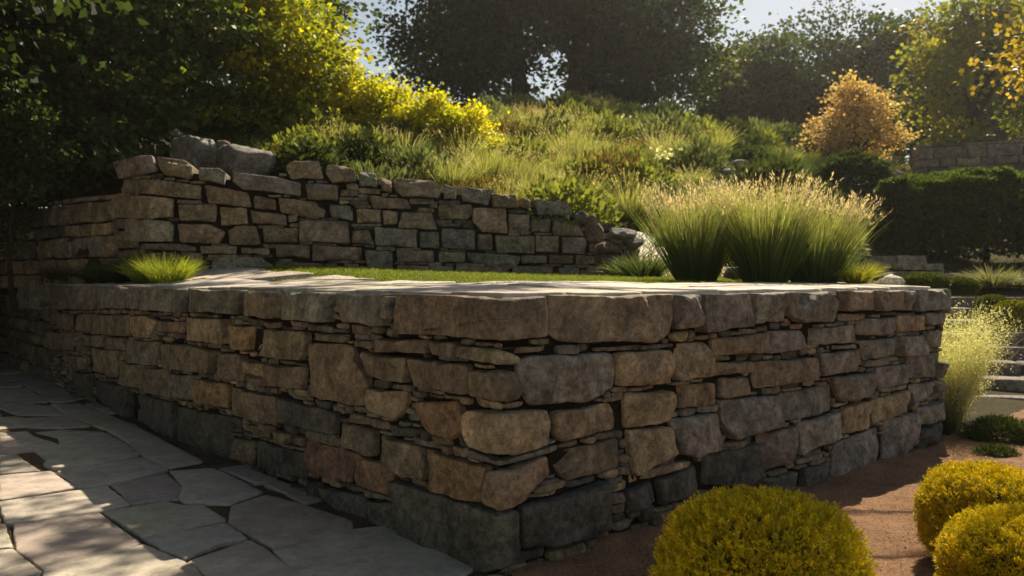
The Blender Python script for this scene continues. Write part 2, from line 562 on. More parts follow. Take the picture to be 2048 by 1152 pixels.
LOWER = """
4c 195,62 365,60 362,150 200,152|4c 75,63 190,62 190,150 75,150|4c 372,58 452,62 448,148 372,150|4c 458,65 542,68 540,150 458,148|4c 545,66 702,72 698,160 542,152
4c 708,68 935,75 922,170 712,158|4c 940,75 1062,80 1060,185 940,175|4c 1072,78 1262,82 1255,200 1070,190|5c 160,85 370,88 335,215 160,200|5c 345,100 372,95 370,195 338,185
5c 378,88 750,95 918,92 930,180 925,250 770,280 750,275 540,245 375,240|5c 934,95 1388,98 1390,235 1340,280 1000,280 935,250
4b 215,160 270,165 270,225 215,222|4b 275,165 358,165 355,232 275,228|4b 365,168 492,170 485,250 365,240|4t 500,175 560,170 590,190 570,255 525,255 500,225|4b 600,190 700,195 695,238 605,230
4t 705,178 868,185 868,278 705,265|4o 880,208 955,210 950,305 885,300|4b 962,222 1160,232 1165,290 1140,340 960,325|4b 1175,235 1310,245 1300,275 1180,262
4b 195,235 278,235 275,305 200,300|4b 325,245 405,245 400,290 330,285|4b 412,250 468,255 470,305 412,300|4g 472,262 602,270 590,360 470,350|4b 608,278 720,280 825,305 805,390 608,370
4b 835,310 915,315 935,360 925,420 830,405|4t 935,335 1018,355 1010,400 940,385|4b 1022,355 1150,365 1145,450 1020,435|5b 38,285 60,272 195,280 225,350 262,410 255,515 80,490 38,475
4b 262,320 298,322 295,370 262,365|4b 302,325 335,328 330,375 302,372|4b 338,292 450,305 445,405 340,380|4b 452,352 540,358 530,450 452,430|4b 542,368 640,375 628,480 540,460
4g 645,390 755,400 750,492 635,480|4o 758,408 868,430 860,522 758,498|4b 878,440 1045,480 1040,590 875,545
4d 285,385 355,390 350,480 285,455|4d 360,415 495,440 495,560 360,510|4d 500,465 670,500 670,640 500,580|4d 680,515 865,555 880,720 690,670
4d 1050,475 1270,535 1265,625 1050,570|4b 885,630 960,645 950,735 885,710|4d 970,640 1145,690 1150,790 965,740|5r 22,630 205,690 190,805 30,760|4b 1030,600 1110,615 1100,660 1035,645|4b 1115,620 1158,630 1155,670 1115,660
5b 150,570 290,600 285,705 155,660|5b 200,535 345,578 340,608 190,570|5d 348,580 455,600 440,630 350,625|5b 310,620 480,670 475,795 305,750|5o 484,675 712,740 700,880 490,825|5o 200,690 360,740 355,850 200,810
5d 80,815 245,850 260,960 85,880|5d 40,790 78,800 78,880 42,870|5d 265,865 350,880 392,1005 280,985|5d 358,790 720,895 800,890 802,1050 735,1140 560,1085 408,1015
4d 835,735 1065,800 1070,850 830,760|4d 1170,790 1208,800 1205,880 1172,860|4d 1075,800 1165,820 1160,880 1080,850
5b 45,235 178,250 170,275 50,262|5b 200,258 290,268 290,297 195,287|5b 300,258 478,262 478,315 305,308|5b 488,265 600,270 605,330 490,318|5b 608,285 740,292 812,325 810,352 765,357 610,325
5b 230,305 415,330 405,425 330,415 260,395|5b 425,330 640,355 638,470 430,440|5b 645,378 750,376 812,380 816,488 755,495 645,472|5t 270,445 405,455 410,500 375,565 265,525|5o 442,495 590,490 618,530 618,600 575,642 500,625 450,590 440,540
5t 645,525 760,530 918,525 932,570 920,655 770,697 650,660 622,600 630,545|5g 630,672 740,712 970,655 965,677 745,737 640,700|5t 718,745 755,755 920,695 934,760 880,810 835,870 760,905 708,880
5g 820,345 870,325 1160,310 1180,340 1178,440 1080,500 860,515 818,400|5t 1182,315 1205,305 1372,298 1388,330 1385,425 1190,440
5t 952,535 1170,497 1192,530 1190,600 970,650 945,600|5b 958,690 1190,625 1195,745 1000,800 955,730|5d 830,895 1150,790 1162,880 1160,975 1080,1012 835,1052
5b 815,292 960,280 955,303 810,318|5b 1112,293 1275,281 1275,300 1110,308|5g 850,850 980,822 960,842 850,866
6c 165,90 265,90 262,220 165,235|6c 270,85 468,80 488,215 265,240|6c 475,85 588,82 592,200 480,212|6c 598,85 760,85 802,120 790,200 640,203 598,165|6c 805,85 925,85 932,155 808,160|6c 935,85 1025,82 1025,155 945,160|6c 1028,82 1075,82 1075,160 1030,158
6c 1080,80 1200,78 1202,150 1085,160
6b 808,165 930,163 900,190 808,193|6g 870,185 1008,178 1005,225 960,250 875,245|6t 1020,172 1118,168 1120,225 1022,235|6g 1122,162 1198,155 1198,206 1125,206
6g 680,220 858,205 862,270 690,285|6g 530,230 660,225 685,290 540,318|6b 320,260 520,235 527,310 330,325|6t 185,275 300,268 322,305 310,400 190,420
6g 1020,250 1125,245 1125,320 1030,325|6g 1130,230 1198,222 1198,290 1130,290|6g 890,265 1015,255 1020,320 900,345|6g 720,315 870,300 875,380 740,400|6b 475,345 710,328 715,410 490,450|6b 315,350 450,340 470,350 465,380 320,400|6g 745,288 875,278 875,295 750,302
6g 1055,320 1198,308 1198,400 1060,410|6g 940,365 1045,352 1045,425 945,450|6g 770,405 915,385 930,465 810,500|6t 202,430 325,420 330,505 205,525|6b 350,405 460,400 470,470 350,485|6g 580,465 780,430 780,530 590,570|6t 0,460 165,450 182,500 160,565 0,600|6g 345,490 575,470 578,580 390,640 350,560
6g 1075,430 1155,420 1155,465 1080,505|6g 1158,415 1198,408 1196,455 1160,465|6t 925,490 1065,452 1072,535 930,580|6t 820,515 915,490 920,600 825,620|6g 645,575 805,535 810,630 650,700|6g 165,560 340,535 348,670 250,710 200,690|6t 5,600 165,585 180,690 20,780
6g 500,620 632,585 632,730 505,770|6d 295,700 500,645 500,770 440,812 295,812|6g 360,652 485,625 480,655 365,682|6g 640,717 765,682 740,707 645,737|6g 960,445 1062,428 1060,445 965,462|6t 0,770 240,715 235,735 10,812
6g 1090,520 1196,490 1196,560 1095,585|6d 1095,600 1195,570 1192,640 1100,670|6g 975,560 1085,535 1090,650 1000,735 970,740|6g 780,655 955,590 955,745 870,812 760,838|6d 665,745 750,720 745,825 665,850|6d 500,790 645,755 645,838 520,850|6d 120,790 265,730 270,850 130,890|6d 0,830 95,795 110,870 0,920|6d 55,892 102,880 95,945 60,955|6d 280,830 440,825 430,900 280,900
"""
UPPER = """
1c 600,602 660,606 720,615 752,642 742,692 640,680 610,650|1c 445,625 590,592 612,655 600,665 470,690|1c 757,640 850,645 876,665 870,715 762,692|1c 890,662 1060,675 1160,705 1160,755 930,730 890,700|1c 1090,635 1120,615 1230,617 1248,690 1112,692
2c 100,630 160,632 215,650 220,700 120,708 95,670|2c 222,655 300,665 302,722 225,718|2c 305,675 358,692 355,745 310,737|2c 362,682 500,690 545,715 540,765 385,757 360,730|2c 548,705 605,715 605,770 548,767|2c 610,713 752,725 725,792 620,777
2c 727,743 830,745 842,802 737,802|2c 847,755 890,768 885,810 850,802|2c 900,762 1020,772 1045,820 1040,837 905,827
1b 485,692 615,690 770,715 772,765 575,747 480,737|1b 785,710 955,740 968,797 800,782|1b 975,750 1060,765 1060,807 975,802|1b 1070,760 1215,775 1255,825 1220,842 1080,817|1g 1170,705 1300,712 1295,770 1180,767|2g 110,785 205,790 205,847 120,837|2b 20,705 145,710 145,772 30,757
1b 440,760 570,750 668,765 665,832 580,842 450,837|1b 685,785 835,785 830,852 690,847|1b 845,795 950,800 957,862 850,867|1b 960,808 1100,825 1105,867 965,857|2b 258,750 410,765 430,802 280,802|2b 0,770 100,805 95,837 0,832
1g 490,850 570,842 655,850 668,865 665,927 570,930 490,922|1b 680,860 800,860 867,890 845,937 690,932|1b 880,885 910,868 985,866 1005,942 880,942|1b 1008,875 1145,875 1145,932 1015,932|2b -4,852 20,845 185,850 192,937 0,927
2t 215,800 310,805 310,857 218,857|2t 315,807 378,812 375,862 320,864|2b 390,814 505,817 528,882 375,877|2b 530,785 660,785 667,820 640,845 535,842|2t 665,800 700,797 792,800 795,897 700,892 660,850|2b 800,820 882,825 880,887 800,887
2b 885,840 962,838 960,892 885,892|2b 970,845 1060,845 1097,907 970,907|1b 560,937 700,937 755,950 755,965 560,960|1b 765,945 910,945 910,978 770,974|1b 925,950 1035,955 1035,980 925,974|1b 1055,938 1185,940 1190,987 1060,987
2b 200,885 262,882 287,942 200,932|2g 285,872 450,882 450,952 290,942|2g 460,890 532,890 537,957 460,952|2g 543,875 672,882 672,962 545,952|2b 680,900 738,900 738,962 680,962|2b 748,905 902,907 902,974 755,974|2t 906,902 992,907 992,970 905,967|2g 1005,910 1100,912 1100,977 1005,974
2b 45,942 235,950 237,1000 50,1002|2b 0,937 40,940 38,992 0,992|2g 246,960 356,965 355,1037 260,1042|2b 370,960 515,962 515,1007 370,1007|2b 530,965 635,967 635,1007 530,1007|2g 643,970 780,977 847,985 840,1012 790,1042 700,1037 645,992|2b 850,980 947,982 945,1012 850,1012|2b 955,977 1050,982 1045,1012 955,1012|2b 1060,980 1190,987 1185,1017 1060,1017
1g 815,987 1000,987 1055,1025 1050,1050 810,1040|1b 1060,1002 1240,1012 1240,1050 1060,1050|2r 165,1010 225,1012 225,1060 165,1060|2b 370,1017 590,1022 590,1060 370,1055|2b 815,1022 975,1022 975,1060 815,1060|2g 990,1027 1075,1027 1070,1065 990,1065|2b 1100,1027 1180,1027 1180,1062 1100,1062|1b 690,962 780,972 780,1012 730,1012
2r 1110,935 1195,935 1195,972 1110,970|2b 598,1010 800,1015 800,1060 598,1055|2b 235,1048 360,1048 360,1080 235,1080|1b 560,970 680,968 720,1010 560,1012|1b 560,1016 800,1020 800,1055 560,1052
"""


def parse(txt, mapper):
    out = []
    for tok in txt.replace('\n', '|').split('|'):
        tok = tok.strip()
        if not tok:
            continue
        w = tok.split()
        ox, oy, k = REG[w[0][0]]
        pts = [mapper(ox + float(a) / k, oy + float(b) / k) for a, b in (p.split(',') for p in w[1:])]
        out.append((w[0][1], np.array(pts)))
    return out


def build_wall(root, path, stones, ztop, u0, u1, z0, core_top, seed, res=.01, capback=.3, near=True, chink=True, wmax=.26, hmax=.06, kcol=1.0, corner_us=()):
    rg = np.random.RandomState(seed)
    face, cope = MB(), MB()
    for i, (code, poly) in enumerate(stones):
        pc_ = poly.mean(0)
        poly = pc_ + (poly - pc_) * (1.0 if code in 'ac' else 1.018)
        ext = np.ptp(poly, axis=0)
        cap = code == 'c'
        c = code
        zc = poly[:, 1].mean()
        if cap:
            c = rg.choice(list('ggb'))
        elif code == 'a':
            c = rg.choice(list('dddb' if (near and poly[:, 0].mean() < -4) else 'bbgdt'))  # far-left courses get darker stone colours to stand in for shade
        fine = any(poly[:, 0].min() < cu - .03 < cu + .03 < poly[:, 0].max() for cu in corner_us)
        prot = rg.uniform(.02, .055) + (rg.uniform(.005, .05) if cap else 0)
        if ext[1] < .07:
            prot = rg.uniform(.0, .025)
        stone(cope if cap else face, path.at, poly, seed * 1000 + i, prot, tint(c, rg, kcol), rnd=rg.uniform(.007, .017) if ext[1] > .08 else .012,
              back=capback if cap else .09, n=260 if fine else 80 if near and ext.max() > .12 else 36, gap=.017 if cap else .006, facet=2.0 if cap else 1.5, fine=fine)
    if chink:
        for i, p in enumerate(fill_gaps([s[1] for s in stones], u0, u1, z0, ztop, res, rg, wmax, hmax)):
            stone(face, path.at, np.array(p), seed * 1000 + 5000 + i, rg.uniform(-.012, .016), tint(rg.choice(list('bbgdt')), rg, kcol * .9), rnd=.011, back=.05, n=20, gap=.002)
    core = MB()
    us = np.arange(u0, u1, .03)
    zt = np.interp(us, *core_top)
    rows = [path.at(us, np.full(len(us), z0 - .15), np.full(len(us), -.022)), path.at(us, zt, np.full(len(us), -.022)), path.at(us, zt, np.full(len(us), -.25))]
    n = len(us)
    i = np.arange(n - 1)
    Q = [np.stack([k * n + i, k * n + i + 1, (k + 1) * n + i + 1, (k + 1) * n + i], -1) for k in (0, 1)]
    core.add(np.vstack(rows), np.concatenate(Q))
    face.build('wall_face', M_STONE, root)
    if cope.n:
        cope.build('coping', M_STONE, root)
    core.build('earth_core', M_CORE, root)


# lower L-shaped wall
S_END, T_END = 4.5, 13.0
lp = Path([wpt(S_END, 13) * 0 + wpt(0, T_END), wpt(0, 0), wpt(S_END, 0), wpt(S_END, 2.2)], 1)


def map_lower(px, py):
    cx = 998
    if px < cx:
        t, z = px_on(px, py, C0, B)
        return (-t, z)
    s, z = px_on(px, py, C0, A)
    return (s, z)


stones = parse(LOWER, map_lower)
for i, (c, p) in enumerate(stones):          # level the coping tops a little
    if c == 'c':
        top = p[:, 1] > p[:, 1].max() - .05
        p[top, 1] = 1.192 + (p[top, 1] - p[top, 1].mean()) * .25
    p[:, 0] = np.minimum(p[:, 0], S_END - .004)
rg0 = np.random.RandomState(3)
ulast = -8.6
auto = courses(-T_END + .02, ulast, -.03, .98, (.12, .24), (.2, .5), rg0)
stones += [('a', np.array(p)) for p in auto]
stones += [('c', np.array(p)) for p in courses(-T_END + .02, -9.35, .99, 1.19, (.3, .4), (.3, .55), rg0)]
stones += [('a', np.array(p)) for p in courses(S_END + .01, S_END + 2.1, -.03, .98, (.13, .22), (.2, .45), rg0)]
stones += [('c', np.array(p)) for p in courses(S_END + .01, S_END + 2.1, .99, 1.19, (.3, .4), (.3, .5), rg0)]
w1 = empty('retaining_wall', (0, 0, 0), 'long grey brown rough stone retaining wall with a sharp corner, nearest in view', 'stone wall')
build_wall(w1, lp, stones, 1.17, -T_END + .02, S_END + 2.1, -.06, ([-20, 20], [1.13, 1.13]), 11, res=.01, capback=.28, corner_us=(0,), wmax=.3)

# upper wall
UA, UB = np.array((-3.93, 9.0)), np.array((1.16, 10.0))
UD = (UB - UA) / np.linalg.norm(UB - UA)
UL = np.array((-.80, .60))
up = Path([UA + UL * 6.0, UA, UA + UD * 5.9, UA + UD * 5.9 + np.array((-UD[1], UD[0])) * .8], 1)


def map_upper(px, py):
    if px < 299:
        d, z = px_on(px, py, UA, UL)
        return (-d, z)
    return px_on(px, py, UA, UD)


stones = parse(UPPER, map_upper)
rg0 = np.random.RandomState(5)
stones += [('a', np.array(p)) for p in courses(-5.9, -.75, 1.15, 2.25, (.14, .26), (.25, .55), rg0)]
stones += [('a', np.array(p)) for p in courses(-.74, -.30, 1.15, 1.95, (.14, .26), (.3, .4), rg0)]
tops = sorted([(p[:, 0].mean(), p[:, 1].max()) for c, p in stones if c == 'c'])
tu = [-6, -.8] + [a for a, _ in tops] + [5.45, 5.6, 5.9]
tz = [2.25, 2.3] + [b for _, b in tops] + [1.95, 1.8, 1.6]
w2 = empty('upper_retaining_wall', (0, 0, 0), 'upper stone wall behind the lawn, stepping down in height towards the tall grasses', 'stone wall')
build_wall(w2, up, stones, (tu, [z - .05 for z in tz]), -5.9, 5.6, 1.2, (tu, [z - .12 for z in tz]), 23, res=.015, capback=.35, wmax=.4, hmax=.09, corner_us=(0,), kcol=1.25)  # kcol puts soft side light into lighter stone colours

# ------------------------------------------------------------------ terrain
RR = np.array([-1.6, -.6, -.27, 0, .23, .31, .41, .53, .75, 1.6])
DD = np.array([1, 5, 7.5, 9.2, 10.5, 12, 14, 18, 22, 27, 35, 60, 140])
ZZ = np.array([
    [-.3, -.3, -.3, -.3, .9, 1.5, 2.5, 4.0, 5.2, 6.4, 8.0, 11, 14],
    [-.3, .6, .9, .9, 2.1, 2.9, 3.6, 4.8, 6.0, 7.0, 8.5, 11, 14],
    [-.3, .6, .9, 1.2, 2.65, 3.1, 3.65, 4.8, 6.0, 7.2, 8.6, 11, 14],
    [-.3, .6, .9, .9, 2.15, 2.7, 3.3, 4.55, 5.7, 6.9, 8.3, 11, 14],
    [-.3, .6, .9, 1.25, 1.8, 2.35, 3.0, 4.1, 5.1, 6.2, 7.4, 10, 13],
    [-.3, .6, .9, 1.2, 1.7, 2.25, 2.85, 3.9, 4.85, 5.8, 6.8, 9.1, 12],
    [-.3, .6, .8, 1.05, 1.15, 1.25, 1.8, 3.3, 4.4, 5.2, 6.0, 8, 11],
    [-.3, -.3, -.1, .08, .5, .95, 1.5, 2.6, 3.95, 4.8, 5.5, 8, 11],
    [-.3, -.3, -.1, .05, .45, .95, 1.5, 2.6, 3.95, 4.8, 5.5, 8, 11],
    [-.3, -.3, -.08, .3, .75, 1.15, 1.5, 2.6, 3.95, 4.8, 5.5, 8, 11]])


def hill(x, y):
    x, y = np.asarray(x, float), np.asarray(y, float)
    r = np.clip(x / np.maximum(y, .5), RR[0], RR[-1])
    d = np.clip(y, DD[0], DD[-1])
    i = np.clip(np.searchsorted(RR, r, 'right') - 1, 0, len(RR) - 2)
    j = np.clip(np.searchsorted(DD, d, 'right') - 1, 0, len(DD) - 2)
    a = (r - RR[i]) / (RR[i + 1] - RR[i])
    b = (d - DD[j]) / (DD[j + 1] - DD[j])
    z = (ZZ[i, j] * (1 - a) + ZZ[i + 1, j] * a) * (1 - b) + (ZZ[i, j + 1] * (1 - a) + ZZ[i + 1, j + 1] * a) * b
    q = np.stack([x * .6, y * .6, 0 * x], -1)
    return z + .07 * fbm(q, 5) * np.clip((y - 9.5) / 2, 0, 1)


def terr(x, y):
    x, y = np.asarray(x, float), np.asarray(y, float)
    s = (x - C0[0]) * A[0] + (y - C0[1]) * A[1]
    t = (x - C0[0]) * B[0] + (y - C0[1]) * B[1]
    m = np.minimum(s, t)
    return 1.195 + .035 * np.clip(m, 0, 2) + .022 * np.maximum(0, t - 2.0) * np.clip((s - .35) / 1.2, 0, 1) + .07 * np.clip((t - 3.2) / 2.5, 0, 1) * np.clip((s - .3) / .8, 0, 1) * np.clip((5 - s) / 3, 0, 1)


def at(px, d):
    x = (px - 1024) / F * d
    return np.array((x, d, float(hill(x, d))))


def grid_mesh(xs, ys, zf, mask=None):
    X, Y = np.meshgrid(xs, ys)
    Z = zf(X, Y)
    n, m = X.shape
    idx = np.arange(n * m).reshape(n, m)
    q = np.stack([idx[:-1, :-1], idx[:-1, 1:], idx[1:, 1:], idx[1:, :-1]], -1).reshape(-1, 4)
    if mask is not None:
        cx, cy = X[:-1, :-1].ravel(), Y[:-1, :-1].ravel()
        q = q[mask(cx, cy)]
    mb = MB()
    mb.add(np.stack([X, Y, Z], -1).reshape(-1, 3), q)
    return mb


g = grid_mesh(np.linspace(-120, 120, 161), np.linspace(-60, 150, 141), lambda x, y: -.42 + 0 * x)
tag(g.build('ground', M_HILL), kind='structure')
ys = np.concatenate([np.arange(6.6, 20, .2), np.arange(20, 40, .5), np.arange(40, 140, 4)])
g = grid_mesh(np.concatenate([np.arange(-90, -12, 3), np.arange(-12, 16, .2), np.arange(16, 91, 3)]), ys, hill, lambda x, y: ((((x - C0[0]) * A[0] + (y - C0[1]) * A[1]) > .1) | (((x - C0[0]) * B[0] + (y - C0[1]) * B[1]) > T_END + .3)) & ~((((x - UA[0]) * UD[1] - (y - UA[1]) * UD[0]) > -.25) & (((x - C0[0]) * A[0] + (y - C0[1]) * A[1]) < 6.25) & (((x - C0[0]) * B[0] + (y - C0[1]) * B[1]) > 1.5)))
tag(g.build('hillside', M_HILL), kind='structure')

# soil bed in front of the right face
def soil(x, y):
    q = np.stack([x, y, 0 * x], -1)
    return -.005 + .018 * fbm(q * 1.7, 3, 3) + .008 * fbm(q * 13, 4, 3)


g = grid_mesh(np.arange(-.6, 9, .03), np.arange(.6, 9, .03), soil,
              lambda x, y: (((x - C0[0]) * B[0] + (y - C0[1]) * B[1]) < .1) & (((x - C0[0]) * A[0] + (y - C0[1]) * A[1]) > -.02 - .0 * x))
tag(g.build('soil_bed', M_SOIL), kind='structure')

rg = np.random.RandomState(47)
n = 70000
sx, sy = rg.uniform(-.3, 5.5, n), rg.uniform(1.8, 8.0, n)
ok = ((sx - C0[0]) * A[1] - (sy - C0[1]) * A[0] > .03) & (rg.rand(n) < np.minimum(1, 2.2 / sy) ** 1.5)
sx, sy = sx[ok], sy[ok]
n = len(sx)
mb = MB()
oct_ = np.array([(1, 0, 0), (0, 1, 0), (-1, 0, 0), (0, -1, 0), (0, 0, 1), (0, 0, -1)], float)
tri = np.array([(0, 1, 4), (1, 2, 4), (2, 3, 4), (3, 0, 4), (1, 0, 5), (2, 1, 5), (3, 2, 5), (0, 3, 5)])
sz = .0016 + .0035 * rg.rand(n) ** 5
V = oct_[None] * (sz[:, None, None] * rg.uniform(.6, 1.4, (n, 6, 1)))
V = V + np.stack([sx, sy, soil(sx, sy) + sz * .3], -1)[:, None]
mb.add(V.reshape(-1, 3), None, (np.arange(n)[:, None, None] * 6 + tri[None]).reshape(-1, 3), np.repeat(np.array([(.36, .23, .15), (.28, .18, .115), (.42, .31, .22), (.22, .14, .09)])[rg.randint(0, 4, n)], 6, axis=0))
tag(mb.build('soil_crumbs', M_ROCK, smooth=False), kind='stuff')

# terrace: lawn base
st = np.arange(.05, 6.3, .1)
tt = np.arange(.05, 13.0, .1)
S, T = np.meshgrid(st, tt)
X = C0[0] + A[0] * S + B[0] * T
Y = C0[1] + A[1] * S + B[1] * T
mb = MB()
n, m = X.shape
idx = np.arange(n * m).reshape(n, m)
q = np.stack([idx[:-1, :-1], idx[:-1, 1:], idx[1:, 1:], idx[1:, :-1]], -1).reshape(-1, 4)
keep = (S[:-1, :-1].ravel() < 4.25) | (T[:-1, :-1].ravel() > 2.4)
mb.add(np.stack([X, Y, terr(X, Y) - .03], -1).reshape(-1, 3), q[keep])
tag(mb.build('terrace_ground', M_TURF), kind='structure')


def behind_upper(x, y):
    """signed distance in front (+) of the upper wall's face"""
    return (x - UA[0]) * UD[1] - (y - UA[1]) * UD[0]


def in_flags(s, t):
    return (np.minimum(s, t) < 1.05) | (s + t < 3.2)


def flag(mb, poly, zf, seed, th=.05, rnd=.009, n=40, col=(.36, .32, .27), to_xy=None, rough=.5):
    """a flat slab: outline in plan, softly rounded rim, faintly uneven top"""
    rg = np.random.RandomState(seed)
    b = outline(poly, n, .006)
    c = b.mean(0)
    dv = b - c
    L = np.linalg.norm(dv, axis=1)
    dr = dv / L[:, None]
    L2 = L - .003 + .005 * rough * noise(np.c_[b * 9, np.zeros(n)], seed) + .004 * noise(np.c_[b * 32, np.zeros(n)], seed + 3)
    rr = [L2, L2 - rnd * .15, L2 - rnd * .5, L2 - rnd] + [(L2 - rnd) * f for f in (.75, .5, .25)]
    zz = [-rnd, -rnd * .5, -rnd * .12] + [0] * 4
    tl = rg.uniform(-.008, .008, 2)
    V = []
    p = c + dr * L2[:, None]
    V.append(np.c_[p, np.full(n, -th)])
    for r, z in zip(rr, zz):
        p = c + dr * r[:, None]
        q = np.c_[p, np.full(n, seed * .1)]
        V.append(np.c_[p, z + (p - c) @ tl + .0035 * noise(q * 3, seed) + .0016 * noise(q * 11, seed + 1)])
    V.append(np.array([[c[0], c[1], 0.0]]))
    V = np.vstack(V)
    if to_xy is not None:
        xy = to_xy(V[:, 0], V[:, 1])
        V[:, 0], V[:, 1] = xy[0], xy[1]
    V[:, 2] += zf(V[:, 0], V[:, 1])
    nr = len(rr)
    i = np.arange(n)
    j = (i + 1) % n
    Q = [np.stack([k * n + i, k * n + j, (k + 1) * n + j, (k + 1) * n + i], -1) for k in range(nr)]
    T_ = np.stack([nr * n + i, nr * n + j, np.full(n, (nr + 1) * n)], -1)
    mb.add(V, np.concatenate(Q), T_, col)


def ftint(rg, base=(.34, .31, .27)):
    return np.array(base) * rg.uniform(.78, 1.14) * (1 + rg.uniform(-.045, .045, 3))


# flagstones along the top of the lower wall (s,t coordinates)
mb = MB()
rg = np.random.RandomState(41)
t0 = .02
row = 0
while t0 < 11.5:
    dt = rg.uniform(.34, .6)
    s0 = .02
    smax = 4.42 if t0 < 2.0 else 3.2
    while s0 < smax:
        ds = rg.uniform(.4, .85)
        if s0 + ds > smax - .15:
            ds = smax - s0
        cs, ct = s0 + ds / 2, t0 + dt / 2
        if in_flags(np.array(cs), np.array(ct)):
            j = lambda: rg.uniform(-.018, .018)
            g_ = .006
            e = -.0
            P = [(s0 + g_ + (j() if s0 > .1 else 0), t0 + g_ + (j() if t0 > .1 else 0)), (cs + j(), t0 + g_ + (j() if t0 > .1 else 0)), (s0 + ds - g_ + j(), t0 + g_ + (j() if t0 > .1 else 0)), (s0 + ds - g_ + j(), ct + j()), (s0 + ds - g_ + j(), t0 + dt - g_ + j()), (cs + j(), t0 + dt - g_ + j()), (s0 + g_ + (j() if s0 > .1 else 0), t0 + dt - g_ + j()), (s0 + g_ + (j() if s0 > .1 else 0), ct + j())]
            dz = rg.uniform(-.004, .006)
            flag(mb, P, lambda x, y: terr(x, y) + .006 + dz, 300 + row, th=.05, col=ftint(rg, (.50, .44, .36)), to_xy=lambda s, t: (C0[0] + A[0] * s + B[0] * t, C0[1] + A[1] * s + B[1] * t))
            row += 1
        s0 += ds
    t0 += dt
tag(mb.build('terrace_path', M_FLAG), kind='structure')

# flagstone pavement in front of the left face
PAVE = """
220,757 530,706 590,727 628,750 400,805 300,815|422,808 626,767 680,815 670,860 600,862 500,878|642,757 800,746 900,790 985,833 860,878 700,872 678,855 692,815|140,682 228,655 215,625 125,608 240,597 390,607 460,650 526,697 330,735 205,747 165,730 182,715
0,614 100,608 130,628 215,652 190,665 60,685 0,688|0,697 60,692 130,742 148,752 0,764|0,772 190,755 288,815 0,864|0,874 400,810 486,878 380,905 30,953|52,960 370,914 526,1025 330,1080 165,1120 72,1050
393,910 620,868 700,887 750,880 848,938 690,973 540,1000|546,1006 690,980 850,958 926,1010 820,1025 700,1082 620,1050|875,888 1003,847 1140,886 1320,942 1318,967 1030,1043 868,953|1037,1052 1318,974 1470,960 1800,1110 1700,1170 1400,1250 1160,1190
722,1092 940,1020 1003,1052 1128,1150 1140,1230 850,1240|172,1127 540,1034 698,1102 560,1145 500,1220 130,1230|0,1054 48,1050 145,1132 108,1230 -60,1230|-80,960 18,955 46,1038 -60,1046|566,1150 700,1110 716,1100 840,1240 520,1240
405,606 520,592 765,716 630,743 532,695 465,640|85,557 250,548 340,585 250,593 110,590 72,552|-60,556 62,552 105,585 -60,604|192,507 300,502 516,585 400,600 347,583 250,545|32,497 190,510 238,543 70,545 0,520|-80,448 110,442 178,498 30,488|62,420 200,402 296,490 200,500 112,440|-80,398 130,392 150,402 58,415 -60,438
"""
cov = []
mb = MB()
rg = np.random.RandomState(52)
k = 0
for tok in PAVE.replace('\n', '|').split('|'):
    if not tok.strip():
        continue
    P = []
    for a in tok.split():
        x, y = a.split(',')
        px, py = float(x) / 1.883, 540 + float(y) / 1.883
        D = H * F / (py - HOR)
        P.append(((px - 1024) / F * D, D))
    P = np.array(P)
    c = P.mean(0)
    P = c + (P - c) * (1 + .017 / np.maximum(.1, np.linalg.norm(P - c, axis=1)))[:, None]
    cov.append(P)
    flag(mb, P, lambda x, y: 0 * x, 700 + k, n=72, col=ftint(rg, (.44, .385, .31)), rnd=.011)
    k += 1
# the rest of the pavement, beyond what the joints show
t0 = -4.0
while t0 < 13.5:
    dt = rg.uniform(.38, .62)
    s0 = .0
    while s0 > -7.0:
        ds = rg.uniform(.5, .95)
        qs, qt = np.meshgrid(np.linspace(s0 - ds + .03, s0 - .03, 7), np.linspace(t0 + .03, t0 + dt - .03, 7))
        X = C0[0] + A[0] * qs + B[0] * qt
        Y = C0[1] + A[1] * qs + B[1] * qt
        hit = np.zeros(X.shape, bool)
        for P in cov:
            hit |= inpoly(P, X, Y)
        a0, a1, b0, b1 = s0 - ds, s0, t0, t0 + dt
        if hit.any() and not hit.all():
            free = ~hit
            cols_ = np.where(free.all(0))[0]
            rows_ = np.where(free.all(1))[0]
            if len(cols_) >= len(rows_) and len(cols_) >= 2:
                a0, a1 = qs[0, cols_[0]] - .03, qs[0, cols_[-1]] + .03
            elif len(rows_) >= 2:
                b0, b1 = qt[rows_[0], 0] - .03, qt[rows_[-1], 0] + .03
            else:
                a1 = a0
        if not hit.all() and a1 - a0 > .08:
            j = lambda: rg.uniform(-.02, .02)
            gq = .006
            ca, cb = (a0 + a1) / 2, (b0 + b1) / 2
            P = [(a0 + gq + j(), b0 + gq + j()), (ca + j(), b0 + gq + j()), (a1 - gq + j(), b0 + gq + j()), (a1 - gq + j(), cb + j()), (a1 - gq + j(), b1 - gq + j()), (ca + j(), b1 - gq + j()), (a0 + gq + j(), b1 - gq + j()), (a0 + gq + j(), cb + j())]
            flag(mb, P, lambda x, y: 0 * x, 900 + k, n=40, col=ftint(rg, (.44, .385, .31)), rnd=.011, to_xy=lambda s, t: (C0[0] + A[0] * s + B[0] * t, C0[1] + A[1] * s + B[1] * t))
            k += 1
        s0 -= ds
    t0 += dt
tag(mb.build('pavement', M_FLAG), kind='structure')


def joint(x, y):
    q = np.stack([x, y, 0 * x], -1)
    return -.016 + .008 * fbm(q * 6, 31, 3)


g = grid_mesh(np.arange(-16, 3, .08), np.arange(-4.5, 16, .08), joint,
              lambda x, y: ((x - C0[0]) * A[0] + (y - C0[1]) * A[1]) < .05)
tag(g.build('pavement_bed', M_JOINT), kind='structure')

# ------------------------------------------------------------------ plants: generators
def unit(v):
    return v / (np.linalg.norm(v, axis=-1, keepdims=True) + 1e-9)


